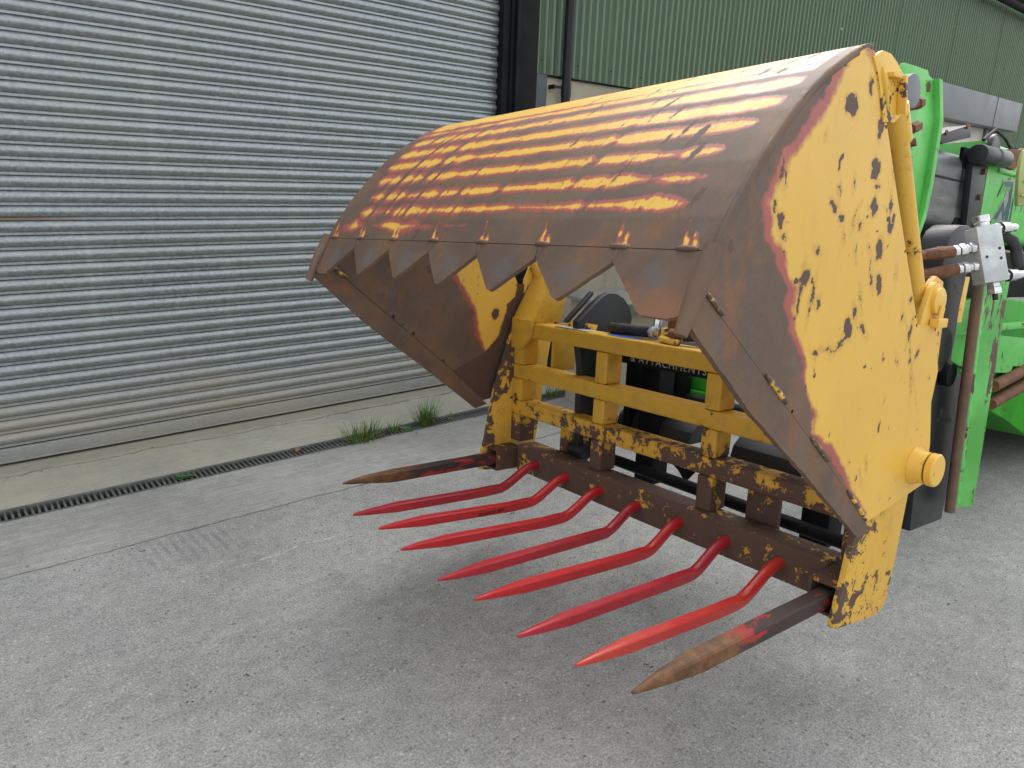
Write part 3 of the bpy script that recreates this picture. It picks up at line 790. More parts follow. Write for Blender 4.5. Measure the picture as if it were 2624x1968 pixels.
CH = [(-.362, 1.253, .032, .040, 0), (-.226, 1.229, .018, .055, 0), (-.223, 1.137, .03, .045, 0), (-.369, 1.075, .006, .02, .3), (-.385, 1.043, .012, .032, .9), (-.208, 1.055, .02, .042, .2), (-.118, 1.011, .02, .035, 0), (-.155, .960, .022, .05, .25), (-.185, .915, .005, .05, .4), (-.583, 1.0, .012, .03, .5), (-.607, 1.021, .010, .022, .3), (-.585, 1.085, .006, .03, .2), (-.600, 1.10, .006, .03, -.2), (-.467, .891, .022, .036, 0), (-.132, .875, .018, .05, .6), (-.428, .949, .008, .024, .9), (-.311, 1.097, .006, .018, 0), (-.349, 1.02, .009, .02, .6), (-.562, .972, .012, .02, .5), (-.293, 1.002, .006, .012, .4), (-.205, 1.099, .014, .012, 0), (-.286, 1.031, .005, .02, -.4), (-.261, 1.008, .008, .02, .6), (-.129, 1.064, .008, .04, .2),
      (-.484, .845, .06, .012, 1.5), (-.402, .836, .012, .022, -.3), (-.430, .846, .035, .008, 1.4), (-.256, .773, .02, .05, .5), (-.285, .74, .03, .012, .6), (-.18, .767, .010, .034, .8), (-.334, .729, .006, .045, 1.5), (-.39, .725, .014, .014, 0), (.074, .758, .008, .045, -.3), (.134, .694, .010, .03, -.4), (.121, .614, .004, .035, .2), (.015, .796, .010, .013, 0), (-.213, .845, .006, .035, .4), (-.235, .811, .010, .03, .4), (-.07, .42, .004, .015, .4), (-.09, .385, .003, .018, .4), (.09, .70, .0022, .07, .55), (-.14, 1.16, .012, .05, .3), (-.29, 1.30, .012, .03, .2), (-.47, 1.29, .02, .03, .6), (-.02, .58, .004, .01, 0), (-.33, .98, .004, .012, .2), (-.26, .93, .004, .014, .5), (.05, .84, .006, .014, .3), (-.05, .90, .004, .02, .2), (.02, .68, .003, .014, .6), (-.45, 1.18, .004, .008, 0)]
def chip_near(t, u):
    c = np.full(t.shape, -.03)
    wt = t+.006*(vnoise(t*60, u*60, 2)-.5)*2; wu = u+.006*(vnoise(t*60, u*60, 9)-.5)*2
    for (tc, uc, rt, ru, a) in CH:
        ca, sa = math.cos(-a), math.sin(-a)
        dx, dz = wt-tc, wu-uc
        rt, ru = rt*.76, ru*.52
        d = np.sqrt(((dx*ca-dz*sa)/rt)**2+((dx*sa+dz*ca)/ru)**2)
        c = np.maximum(c, (1-d)*min(rt, ru)*.9)
    return np.maximum(c, (fbm(t*34, u*34, 21, 4)-.80)*.15)
near_plate = dense_plate('grab_side_plate', PLATE, .0075, lambda u: B0, .012, wear_near, chip_near, 'grab_plate', fork)
near_plate['label'] = 'yellow side plate worn to brown steel along its front edge'
FB = np.array([(-.33, 1.0), (-.245, .804), (-.174, .739), (-.119, .646), (-.099, .543), (-.049, .48), (.02, .40)])[::-1]
FC = np.array([(.112, .90), (.105, .72), (.07, .69), (.030, .55), (-.04, .47), (-.2, .40)])[::-1]
def wear_far(t, u):
    w = (np.interp(u, FB[:, 1], FB[:, 0])-t)*.8
    return w+.014*(fbm(t*26, u*26, 5, 3)-.5)*2
far_plate = dense_plate('grab_side_plate', PLATE, .012, lambda u: BF(u), .012, wear_far, lambda t, u: np.maximum(np.maximum((fbm(t*28, u*28, 61, 4)-.80)*.15, .02-np.hypot((t-.0), (u-.64)*.8)), (t-np.interp(u, FC[:, 1], FC[:, 0]))*.8+.01*(fbm(t*30, u*30, 4, 3)-.5)), 'grab_plate', fork)
far_plate['label'] = 'far side plate, brown inside with a patch of yellow paint'
INNER = [(-.812, .862), (-.717, .791), (-.588, .692), (-.487, .616), (-.375, .531), (-.19, .388), (-.026, .250)]
OUTER = [(-.009, .233), (-.069, .217), (-.190, .306), (-.316, .397), (-.395, .455), (-.477, .511), (-.617, .61), (-.759, .728), (-.858, .811)]
for pl, ya, yb in ((near_plate, lambda u: B0-.005, lambda u: B0+.010), (far_plate, lambda u: BF(u)-.006, lambda u: BF(u)+.01)):
    out = []
    for j in range(len(OUTER)-1):
        p, q2 = np.array(OUTER[j]), np.array(OUTER[j+1]); n = max(1, int(np.linalg.norm(q2-p)/.012))
        out += [tuple(p+(q2-p)*k_/n+np.array((rng.uniform(-.0012, .0012), rng.uniform(-.0012, .0012)))*(k_ > 0)) for k_ in range(n)]
    out.append(OUTER[-1])
    # keep a hair gap beside the inner line so that the joint shows
    ring = [(p[0]-.0026, p[1]-.0036) for p in INNER]+out
    mb = MB(); mb.loft([[(p[0], ya(p[1]), p[1]) for p in ring], [(p[0], yb(p[1]), p[1]) for p in ring]])
    mb.build('cutting_edge', 'brown', pl, 0, 30)
kw = NT('weld_with_paint'); d_ = kw.step(kw.noise(38, 6, .7), .52, .58)
M['weld_paint'] = kw.out(kw.mix(d_, (.10, .062, .045), YEL), .5)
for (p, q2) in (((-.806, .859), (-.75, .818)), ((-.583, .690), (-.491, .622)), ((-.37, .528), (-.277, .459)), ((-.165, .366), (-.036, .259))):
    P = [(p[0]+(q2[0]-p[0])*k_/9, B0-.006, p[1]+(q2[1]-p[1])*k_/9) for k_ in range(10)]
    MB().tube(P, [.003]+[.0062]*8+[.003], 8, .3).build('weld_bead', 'weld_paint', near_plate, 0, 60)
P = [(-.79+.025*k_, BF(.85)-.007, .845-.017*k_) for k_ in range(4)]
MB().tube(P, .008, 8, .3).build('weld_bead', 'weld_paint', far_plate, 0, 60)
# --- pivot boss, ear, lug and ram on each side
k2 = NT('yellow_part_paint')
d_ = k2.step(k2.noise(19, 8, .7, dist=.5), .625, .633)
hal = k2.step(k2.noise(19, 8, .7, dist=.5), .54, .63)
M['yellow_part'] = k2.out(k2.mix(d_, k2.mix(k2.math('MULTIPLY', hal, .5), YEL, (.5, .22, .03)), (.085, .048, .038)), .4)
k3 = NT('rust_patched_yellow')
d_ = k3.step(k3.noise(15, 8, .7, dist=.4), .53, .54)
M['yellow_patchy'] = k3.out(k3.mix(d_, YEL, (.09, .052, .042)), .45)
for pl, y0, sg in ((near_plate, B0, -1), (far_plate, 1.635, 1)):
    c = (.2245, .3695)
    mb = MB(); mb.tube([(c[0], y0, c[1]), (c[0], y0+sg*.018, c[1]), (c[0], y0+sg*.0375, c[1])], [.056, .047, .046], 28)
    boss = mb.build('pivot_boss', 'yellow_part', pl, .002, 50)
    MB().tube([(c[0], y0+sg*.037, c[1]), (c[0], y0+sg*.041, c[1])], .040, 28).build('boss_seal', 'rubber', boss, 0, 50)
    mb = MB(); mb.tube([(c[0], y0+sg*.041, c[1]), (c[0], y0+sg*.044, c[1]), (c[0], y0+sg*.060, c[1]), (c[0], y0+sg*.064, c[1]), (c[0], y0+sg*.063, c[1]), (c[0], y0+sg*.059, c[1])], [.043, .047, .047, .043, .030, .022], 28)
    mb.build('pivot_pin', 'yellow_part', boss, 0, 40)
    # ear plate at the top, with a raised stop
    ear = [(-.303, 1.358), (-.265, 1.378), (-.228, 1.378), (-.195, 1.366), (-.165, 1.350), (-.148, 1.334), (-.135, 1.31), (-.136, 1.285), (-.151, 1.256), (-.172, 1.242), (-.223, 1.236), (-.245, 1.278), (-.272, 1.325)]
    ya, yb = (y0-.004, y0+.008) if sg < 0 else (BF(1.3)-.004, BF(1.3)+.012)
    e = MB().prism(ear, ya, yb).build('ear_plate', 'yellow_patchy', pl, .002, 40)
    s2 = -1 if sg < 0 else 1
    ye = ya if sg < 0 else yb
    mb = MB(); mb.prism([(-.190, 1.338), (-.180, 1.336), (-.160, 1.262), (-.168, 1.258)], ye, ye+s2*.020); mb.build('stop_rib', 'yellow_patchy', e, .002)
    mb = MB(); mb.prism([(-.238, 1.338), (-.197, 1.340), (-.196, 1.330), (-.236, 1.328)], ye, ye+s2*.016); mb.build('stop_rib', 'yellow_patchy', e, .002)
    mb = MB(); mb.tube([(-.262+.012*k_, ye, 1.345-.019*k_) for k_ in range(5)], [.004, .008, .008, .007, .004], 8, .3); mb.build('weld_bead', 'yellow_part', e, 0, 60)
    # eye ring behind the ear and a bolt
    yi = .02 if sg < 0 else 1.53
    MB().tube([(.095, yi-.02, 1.365), (.095, yi+.02, 1.365)], .042, 24).build('ram_eye', 'canopy', pl, .003, 50)
    mb = MB(); mb.tube([(.10, yi, 1.325), (.165, yi, 1.347)], .012, 6); mb.tube([(.165, yi, 1.347), (.185, yi, 1.352)], .016, 6); mb.tube([(.10, yi, 1.27), (.15, yi, 1.28)], .010, 6); mb.tube([(.15, yi, 1.28), (.19, yi, 1.293)], .015, 6); mb.build('bolt', 'rusty', pl, 0, 30)
    # lug with pin
    yl0, yl1 = (-.079, -.064) if sg < 0 else (1.60, 1.615)
    lug = MB().prism([(.150, .690), (.145, .790), (.180, .868), (.200, .884), (.245, .880), (.262, .856), (.268, .78), (.285, .66)], yl0, yl1).build('ram_lug', 'yellow_part', pl, .002, 40)
    yp = yl0 if sg < 0 else yl1
    mb = MB(); mb.tube([(.2217, yp, .8328), (.2217, yp+s2*.011, .8328), (.2217, yp+s2*.013, .8328)], [.037, .037, .033], 26); mb.build('lug_pin', 'yellow_part', lug, 0, 40)
    mb = MB(); mb.obox((.2217, yp+s2*.014, .775), ((1, 0, 0), (0, 1, 0), (0, 0, 1)), (.030, .012, .012)); mb.obox((.2217, yp+s2*.017, .80), ((1, 0, -.3), (0, 1, 0), (.3, 0, 1)), (.012, .003, .02)); mb.build('keeper_bolt', 'yellow_part', lug, .002)
    yc = -.037 if sg < 0 else 1.58
    d = np.array((.222-(-.075), 0, .80-1.30)); d /= np.linalg.norm(d); p0 = np.array((-.075, yc, 1.30))
    L = math.hypot(.294, .50)
    ram = MB().tube([tuple(p0), tuple(p0+d*.09), tuple(p0+d*.10), tuple(p0+d*(L-.05))], [.031, .031, .0235, .0235], 28).build('hydraulic_ram', 'yellow_part', fork, 0, 50)
    MB().tube([tuple(p0+d*(L-.055)), tuple(p0+d*(L+.02))], .026, 20).build('ram_foot', 'yellow_part', ram, 0, 50)
# black hose pair behind the near ram
for off in (0, .03):
    path = [(.02+off, .02, 1.16), (.065+off, .02, 1.10), (.11+off, .02, 1.02), (.13+off, .02, .94), (.145+off, .03, .87), (.16+off, .05, .80)]
    MB().tube(path, .0135, 12).build('hydraulic_hose', 'rubber', fork, 0, 60)
MB().tube([(.055, .0, 1.105), (.10, .0, 1.085)], .016, 10).build('hose_tie', 'rubber', fork, 0, 60)

# --- fork back frame
SP = [(-.078, -.040), (-.070, -.055), (-.040, -.062), (.16, -.088), (.214, -.082), (.238, -.05), (.258, .08), (.280, .28), (.315, .50), (.345, .66), (.335, .82), (.30, .885), (.25, .90), (.205, .865), (.155, .75), (.075, .545), (-.007, .289), (-.045, .079)]
for y0, y1 in ((-.060, -.042), (1.598, 1.616)):
    MB().prism(SP, y0, y1).build('side_plate', 'side_plate', fork, .003, 40)
FT = .095
for u0, u1 in ((.545, .612), (.355, .418), (.190, .255)):
    MB().box(FT, FT+.092, -.04, 1.596, u0, u1).build('rail', 'frame', fork, .011, 40, 3)
for b0, b1 in ((1.018, 1.080), (.490, .552)):
    for u0, u1 in ((.419, .544), (.256, .354), (.066, .189)):
        MB().box(FT+.002, FT+.090, b0, b1, u0, u1).build('post', 'frame', fork, .008, 40, 3)
for b0, b1 in ((-.041, .03), (1.530, 1.597)):
    MB().box(FT+.003, FT+.088, b0, b1, .066, .19).build('post', 'frame', fork, .006, 40)
    MB().box(FT+.003, FT+.088, b0, b1, .256, .354).build('post', 'frame', fork, .006, 40)
    MB().box(FT+.003, FT+.088, b0, b1, .419, .544).build('post', 'frame', fork, .006, 40)
MB().box(.07, .175, .045, 1.512, -.055, .066).build('cross_beam', 'frame', fork, .013, 40, 3)
# towers at both ends: box gusset, sloping web and inner lug
for (yo, yi, sg) in ((1.597, 1.462, -1), (-.041, .094, 1)):
    y0, y1 = min(yo, yi), max(yo, yi)
    g = MB().prismx([(yo, .625), (yi, .625), (yi, .56), (yo+(yi-yo)*.55, .492), (yo, .492)], .078, .094); g.build('gusset', 'frame', fork, .003)
    MB().prism([(.078, .622), (.090, .632), (.222, .862), (.232, .858), (.10, .615)], y0, y1).build('tower_web', 'frame', fork, .002)
    ya, yb = (yi, yi+.016) if sg < 0 else (yi-.016, yi)
    MB().prism([(.100, .613), (.150, .73), (.205, .862), (.24, .885), (.285, .86), (.300, .78), (.262, .68), (.245, .613)], ya-.001, yb-.001).build('inner_lug', 'frame', fork, .002)
    MB().prism([(.190, .40), (.32, .40), (.32, .56), (.27, .609), (.190, .609)], ya-.03, yb-.03).build('hitch_lug', 'frame', fork, .002)
    # spike socket: square tube
    c = 1.562 if sg < 0 else .002
    h, w_ = .047, .009
    hh = .035 if sg < 0 else .043
    s_ = MB().box(-.035, .10, c-hh-w_, c-hh, -.047, .05).box(-.035, .10, c+hh-w_ if sg < 0 else c+hh-w_, c+hh if sg < 0 else c+hh, -.047, .05).box(-.035, .10, c-hh, c+hh-w_, .041, .05).box(-.035, .10, c-hh, c+hh-w_, -.047, -.038)
    s_.build('spike_socket', 'frame', fork, .0025)
for b0, b1 in ((1.20, 1.36), (.29, .41)):
    MB().box(.19, .21, b0, b1, .02, .19).build('hitch_bracket', 'frame', fork, .002)

# --- tines
def oct_ring(c, ax, ay, r, sq):
    """eight sided ring; sq 0 = round, 1 = square bar with chamfers"""
    pts = []
    for j in range(16):
        a = (2*math.pi*(j//4)/4)+[-.66, -.05, .05, .66][j % 4] if sq > .5 else 2*math.pi*j/16-.66+.1
        rr = r*(1-sq)+sq*r*min(1.0/max(abs(math.cos(a)), 1e-6), 1.0/max(abs(math.sin(a)), 1e-6), 1.27)*.93
        pts.append(tuple(c+ax*rr*math.cos(a)+ay*rr*math.sin(a)))
    return pts
TB = [1.368, 1.173, .977, .782, .586, .391, .195]
TIP = [(-.798, -.048), (-.798, -.034), (-.822, -.032), (-.806, -.060), (-.809, -.038), (-.814, -.054), (-.792, -.042)]
BEND = [-.115, -.105, -.105, -.080, -.080, -.090, -.125]
TM = ['tine_a', 'tine_b', 'tine_b', 'tine_a', 'tine_b', 'tine_a', 'tine_c']
tines = []
for i in range(7):
    b = TB[i]; tt, tu = TIP[i]; bt = BEND[i]; bu = -.068
    knots = [(tt, tu), (tt+.012, tu), (tt+.06, tu-.0015), (tt+.17, tu+(bu-tu)*.22), (tt+.175, tu+(bu-tu)*.23), (bt-.12, bu+.002), (bt-.04, bu+.0015)]
    rad = [.0035, .006, .0105, .0172, .0178, .0182, .0186]; sq = [0, .1, .6, 1, 1, 1, .8]
    for k_ in range(1, 9):                                    # S bend up to the beam
        a = k_/8; x = bt-.04+(.075-(bt-.04))*a; a2_ = min(1, max(0, (a-.14)/.70)); s_ = a2_*.45+.55*a2_*a2_*(3-2*a2_)
        knots.append((x, bu+.0015+(.004-bu)*s_)); rad.append(.0186); sq.append(max(0, .6-a*1.2))
    knots.append((.10, .004)); rad.append(.0186); sq.append(0)
    K = [np.array((x, b, z)) for x, z in knots]; rings = []
    for j, c in enumerate(K):
        d = K[min(j+1, len(K)-1)]-K[max(j-1, 0)]; d /= np.linalg.norm(d)
        ay = np.array((0, 1., 0)); ax = np.cross(ay, d)
        rings.append(oct_ring(c, ax, ay, rad[j], sq[j]))
    t = MB().loft(rings).build('tine', TM[i], fork, 0, 28); tines.append(t)
    MB().tube([(.071, b, .004), (.066, b, .004)], [.031, .026], 20).build('tine_collar', 'frame', t, 0, 40)
for b, tip, nm in ((0.0, (-.814, .003), 'n'), (1.562, (-.748, .006), 'f')):
    K = [np.array((x, b, z)) for x, z in ((tip[0], tip[1]), (tip[0]+.012, tip[1]), (tip[0]+.09, tip[1]+.001), (tip[0]+.19, .002), (tip[0]+.23, .002), (-.2, .001), (.09, 0))]
    rings = [oct_ring(c, np.array((0, 0, 1.)), np.array((0, 1., 0)), r, s_) for c, r, s_ in zip(K, [.003, .006, .0165, .0235, .025, .0255, .0255], [0, 0, .2, .7, .85, .85, .85])]
    o = MB().loft(rings).build('bale_spike', 'spike', fork, 0, 30)
    o['label'] = 'straight rusty bale spike with remains of red and black paint'
# marker writing on the second tine
me = text_mesh('TB 229195 BPT', .017)
wr = link('handwriting', me, 'ink', tines[1], 0)
wr.matrix_local = Matrix(((1, 0, 0, -.394), (0, 0, -1, TB[1]-.0188), (0, 1, -.0, -.068), (0, 0, 0, 1))) @ Matrix.Rotation(math.radians(-1), 4, 'Z')

# --- hose fittings and stickers on the top rail
tg = MB(); tg.box(.100, .150, 1.135, 1.335, .6125, .6155); tg.build('data_plate', 'tag', fork, .0005)
tg = MB(); tg.prism([(.152, .6122), (.160, .6122), (.168, .636), (.164, .638)], 1.15, 1.32); tg.build('tag_holder', 'yellow_patchy', fork, .001)
pts = [(.126+.022*math.sin(a), .962+.088*math.cos(a)) for a in [2*math.pi*i/32 for i in range(32)]]
MB().prismz(pts, .6125, .6138).build('oval_sticker', 'blue', fork, 0, 0)
MB().tube([(.172, 1.085, .632), (.17, 1.075, .634), (.168, .98, .637), (.165, .868, .642)], [.014, .022, .0225, .0225], 18).build('hose_sleeve', 'rubber', fork, 0, 50)
ft = MB(); ft.tube([(.165, .868, .642), (.165, .845, .643)], .023, 6); ft.tube([(.165, .845, .643), (.164, .81, .645)], .016, 6); ft.tube([(.17, .845, .655), (.178, .842, .73)], .0155, 6)
ft.build('hose_fitting', 'zinc', fork, .001, 30)
ft = MB(); ft.tube([(.162, .815, .645), (.160, .79, .646)], .021, 6); ft.obox((.158, .77, .640), ((1, .2, 0), (-.2, 1, 0), (0, 0, 1)), (.02, .028, .026)); ft.tube([(.155, .755, .645), (.15, .70, .646)], [.018, .02], 8, .3); ft.tube([(.13, .79, .628), (.12, .70, .622)], .012, 8, .4)
ft.build('elbow_adaptor', 'yellow_patchy', fork, .003, 30)
ft = MB(); ft.tube([(.165, .77, .66), (.17, .768, .70), (.17, .767, .74)], [.016, .02, .017], 8); ft.tube([(.145, .755, .645), (.13, .735, .650), (.135, .70, .648)], [.012, .016, .013], 10, .3); ft.build('rusty_union', 'rusty', fork, .001, 30)
MB().tube([(.15, .70, .646), (.165, .66, .648), (.185, .60, .642), (.20, .50, .634), (.20, .3, .63), (.2, .1, .63)], .019, 14).build('hydraulic_hose', 'rubber', fork, 0, 60)

# ------------------------------------------------------------------ black hitch frame
HO = (.45, .78, .05)
hitch = empty('hitch_frame', frame_mat(HO))
tag(hitch, 'black steel hitch frame lettered ATTACHMENTS between the yellow fork and the green loader', 'hitch frame')
def H(mb): mb.v = [(p[0]-HO[0], p[1]-HO[1], p[2]-HO[2]) for p in mb.v]; return mb
ff = [(.12, .643), (.19, .70), (.255, .748), (.29, .760), (.335, .757), (.38, .738), (.42, .70), (.440, .65), (.432, .60), (.40, .54), (.36, .46), (.345, .10), (.30, .05), (.19, .05), (.165, .12), (.155, .45), (.13, .56)]
H(MB().prism(ff, 1.215, 1.25)).build('hook_plate', 'black_dirty', hitch, .004)
H(MB().prism([(.10, .635), (.235, .752), (.228, .764), (.088, .642)], 1.251, 1.275)).build('hook_flange', 'black_dirty', hitch, .002)
H(MB().tube([(.19, 1.19, .09), (.19, 1.28, .09)], .035, 16)).build('pin', 'black_dirty', hitch, .004)
H(MB().box(.26, .35, .25, 1.215, .487, .60)).build('lettered_beam', 'black', hitch, .003)
me = text_mesh('& ATTACHMENTS', .042)
tx = link('lettering', me, 'white', hitch, 0)
tx.matrix_local = Matrix(((0, 0, -1, .2593-HO[0]), (-1, 0, 0, 1.045-HO[1]), (0, 1, 0, .500-HO[2]), (0, 0, 0, 1)))
tx['label'] = 'pale capitals reading & ATTACHMENTS on the black beam'
H(MB().box(.355, .45, .965, 1.062, -.02, .55)).build('upright', 'black', hitch, .004)
H(MB().box(.355, .45, 1.115, 1.15, .10, .55)).build('upright', 'black', hitch, .004)
H(MB().box(.355, .45, .20, .30, -.02, .55)).build('upright', 'black', hitch, .004)
for b0, b1 in ((.806, 1.20), (.33, .615)):
    H(MB().prism([(.37, .19), (.385, .235), (.43, .272), (.52, .272), (.52, .19)], b0, b1)).build('step_bar', 'black_dirty', hitch, .004)
H(MB().tube([(.30, 1.30, .058), (.30, .05, .045)], .0235, 18)).build('cross_tube', 'black', hitch, 0, 50)
H(MB().prismx([(.70, .04), (.62, .17), (.58, .17), (.60, .06), (.63, .03)], .30, .33)).build('tube_bracket', 'black', hitch, .003)
H(MB().prismx([(.80, .04), (.72, .14), (.98, .20), (1.0, .17), (.84, .08)], .36, .37)).build('tube_bracket', 'black', hitch, .003)
arm = [(.66, .60), (.675, .80), (.693, .951), (.707, 1.011), (.733, 1.045), (.781, 1.066), (.86, 1.068), (.93, 1.05), (.945, 1.0), (.922, .957), (.903, .904), (.885, .787), (.889, .704), (.884, .56), (.80, .52)]
H(MB().prism(arm, .10, .19)).build('lift_arm', 'black_dirty', hitch, .012, 40)
pl = [(.625, .60), (.683, .612), (.925, .541), (.935, .43), (.93, .318), (.907, .019), (.643, .029), (.625, .27)]
H(MB().prism(pl, .06, .098)).build('side_cheek', 'black_dirty', hitch, .003)
H(MB().tube([(.712, .03, .575), (.712, .06, .575)], .040, 24)).build('pin', 'black', hitch, .004, 50)
H(MB().tube([(.655, .05, .66), (.655, .06, .66)], .075, 28)).build('washer_plate', 'black_dirty', hitch, .002, 50)

# ------------------------------------------------------------------ green loader
LO = (2.2, .78, -.55)
ld = empty('telehandler', frame_mat(LO))
tag(ld, 'bright green telehandler with worn telescopic boom carrying the yellow fork', 'loader')
def G(mb): mb.v = [(p[0]-LO[0], p[1]-LO[1], p[2]-LO[2]) for p in mb.v]; return mb
def rrect(b0, b1, u0, u1, r, n=5):
    pts = []
    for cx_, cz_, a0 in ((b1-r, u1-r, 0), (b0+r, u1-r, 90), (b0+r, u0+r, 180), (b1-r, u0+r, 270)):
        for i in range(n+1): a = math.radians(a0+90*i/n); pts.append((cx_+r*math.cos(a), cz_+r*math.sin(a)))
    return pts
inner = G(MB().prismx(rrect(.60, .96, 1.095, 1.475, .075), 1.35, 2.3)).build('inner_boom', 'boom', ld, 0, 50)
G(MB().box(1.45, 2.16, .597, .601, 1.335, 1.345)).build('boom_seam', 'black', inner, .0015)
outer = G(MB().prismx(rrect(.575, .985, 1.06, 1.56, .05), 2.27, 5.6)).build('outer_boom', 'green_light', ld, 0, 50)
clamp = G(MB().prism([(2.06, 1.45), (2.235, 1.45), (2.257, 1.09), (2.10, 1.085)], .568, .60)).build('wear_pad_plate', 'black_dirty', ld, .004)
for z, x in ((1.40, 2.20), (1.275, 2.19), (1.145, 2.185)):
    G(MB().tube([(x, .568, z), (x, .556, z)], .015, 6)).build('bolt', 'rusty', clamp, 0, 30)
G(MB().box(2.02, 2.28, .60, .62, 1.08, 1.5)).build('boom_collar', 'black', ld, .004)
tb = G(MB().prism([(1.66, 1.505), (2.02, 1.60), (2.045, 1.545), (1.74, 1.478)], .59, .70)).build('top_guard', 'black_dirty', ld, .003)
for x in (1.76, 1.98): G(MB().tube([(x, .59, 1.505+.26*(x-1.66)), (x, .583, 1.505+.26*(x-1.66))], .012, 6)).build('bolt', 'rusty', tb, 0, 30)
G(MB().tube([(2.02, .54, 1.462), (2.18, .54, 1.468)], .046, 18)).build('hose_swivel', 'black_dirty', ld, .003, 50)
G(MB().tube([(2.18, .54, 1.468), (2.22, .54, 1.47), (2.225, .54, 1.47), (2.36, .54, 1.474)], [.034, .034, .044, .044], 14)).build('hose_swivel', 'boom', ld, .003, 50)
G(MB().prism([(2.35, 1.50), (2.38, 1.525), (2.50, 1.535), (2.56, 1.55), (2.60, 1.52), (2.52, 1.47), (2.46, 1.43), (2.35, 1.435)], .52, .545)).build('hose_lug', 'rusty', ld, .003)
G(MB().tube([(2.26, .55, 1.53), (2.26, .575, 1.53)], .055, 20)).build('washer_plate', 'boom', ld, .003, 50)
G(MB().tube([(2.12, .56, 1.54), (2.22, .55, 1.60), (2.34, .545, 1.575), (2.42, .54, 1.535)], .008, 8)).build('cable', 'rubber', ld, 0, 60)
hp = [(1.20, 1.10), (1.228, 1.60), (1.245, 1.715), (1.259, 1.739), (1.36, 1.744), (1.475, 1.747), (1.490, 1.73), (1.54, 1.72), (1.605, 1.563), (1.598, 1.285), (1.575, 1.141), (1.54, 1.06), (1.42, 1.03)]
head = G(MB().prism(hp, .58, .598)).build('head_plate', 'green_light', ld, .002)
G(MB().loft([[(x-.018, .555, z), (x+.018, .555, z), (x+.018, .60, z), (x-.018, .60, z)] for x, z in ((1.553, 1.722), (1.619, 1.563), (1.611, 1.285), (1.588, 1.141), (1.545, 1.05))])).build('head_flange', 'green_light', head, .004)
G(MB().prism([(1.335, 1.375), (1.385, 1.39), (1.43, 1.36), (1.455, 1.30), (1.456, 1.17), (1.42, 1.12), (1.30, 1.10)], .568, .5795)).build('slot_rim', 'green', head, .004)
G(MB().prism([(1.33, 1.355), (1.38, 1.368), (1.41, 1.345), (1.43, 1.295), (1.43, 1.18), (1.40, 1.14), (1.29, 1.12)], .562, .5675)).build('slot', 'black', head, 0, 0)
for z in (1.425, 1.575): G(MB().tube([(1.33, .58, z), (1.345, .53, z+.01)], .018, 8)).build('grease_bolt', 'rusty', head, .002, 30)
G(MB().tube([(.55, .45, .92), (1.5, .42, .965)], .028, 16)).build('cross_shaft', 'boom', ld, 0, 50)
# logo on the outer boom side
yb = .5742
def poly_flat(name, pts, mat, y, par):
    mb = MB(); mb.prism(pts, y, y-.0012); return G(mb).build(name, mat, par, 0, 0)
logo = [(2.44, 1.186), (2.545, 1.285), (2.575, 1.215), (2.605, 1.29), (2.60, 1.36), (2.515, 1.352), (2.50, 1.378), (2.635, 1.388), (2.645, 1.26), (2.64, 1.187), (2.60, 1.187), (2.60, 1.245), (2.578, 1.187), (2.56, 1.187), (2.535, 1.24), (2.49, 1.186)]
cx2 = sum(p[0] for p in logo)/len(logo); cz2 = sum(p[1] for p in logo)/len(logo)
def arc_band(x0, x1, z, w): return [(x0, z), (x1-.05, z), (x1-.015, z+.02), (x1, z+.055), (x1, z+.16), (x1+w, z+.16), (x1+w, z+.05), (x1+w-.02, z+.008), (x1-.045, z-w), (x0, z-w)]
lg = poly_flat('logo', [(2.423, 1.176), (2.49, 1.176), (2.545, 1.176), (2.655, 1.177), (2.657, 1.26), (2.648, 1.40), (2.48, 1.388), (2.505, 1.335), (2.56, 1.34), (2.545, 1.302)], 'white', yb, outer)
poly_flat('logo_mark', logo, 'darkgreen', yb-.0013, lg)
poly_flat('logo_fill', [(2.44, 1.295), (2.50, 1.378), (2.515, 1.352), (2.60, 1.36), (2.598, 1.345), (2.53, 1.338)], 'green', yb-.0026, lg)
poly_flat('logo_swoosh', arc_band(2.47, 2.672, 1.158, .012), 'white', yb, outer)
poly_flat('logo_swoosh', arc_band(2.45, 2.672, 1.158-.016, .009), 'darkgreen', yb-.0013, outer)
me = text_mesh('MERLO', .16); o = link('lettering', me, 'white', outer, 0)
o.matrix_local = Matrix(((1, 0, 0, 2.72-LO[0]), (0, 0, -1, .5735-LO[1]), (0, 1, 0, 1.245-LO[2]), (0, 0, 0, 1)))
for z in (1.33, 1.40): pass
G(MB().tube([(2.40, .575, 1.425), (2.80, .575, 1.425)], .012, 10)).build('pipe_run', 'green_light', outer, 0, 50)
# lamp guard
gd = G(MB().loft([[(1.85+x, .30, z), (1.89+x, .27, z), (1.91+x, .285, z), (1.87+x, .32, z)] for x, z in ((.045, 1.21), (.02, 1.27), (.0, 1.34), (-.005, 1.40), (.02, 1.445), (.10, 1.47))])).build('lamp_guard', 'pale', ld, .004)
for z in (1.25, 1.31, 1.37): G(MB().tube([(1.87, .285, z), (2.1, .16, z+.05)], .006, 6)).build('guard_bar', 'pale', gd, 0, 50)
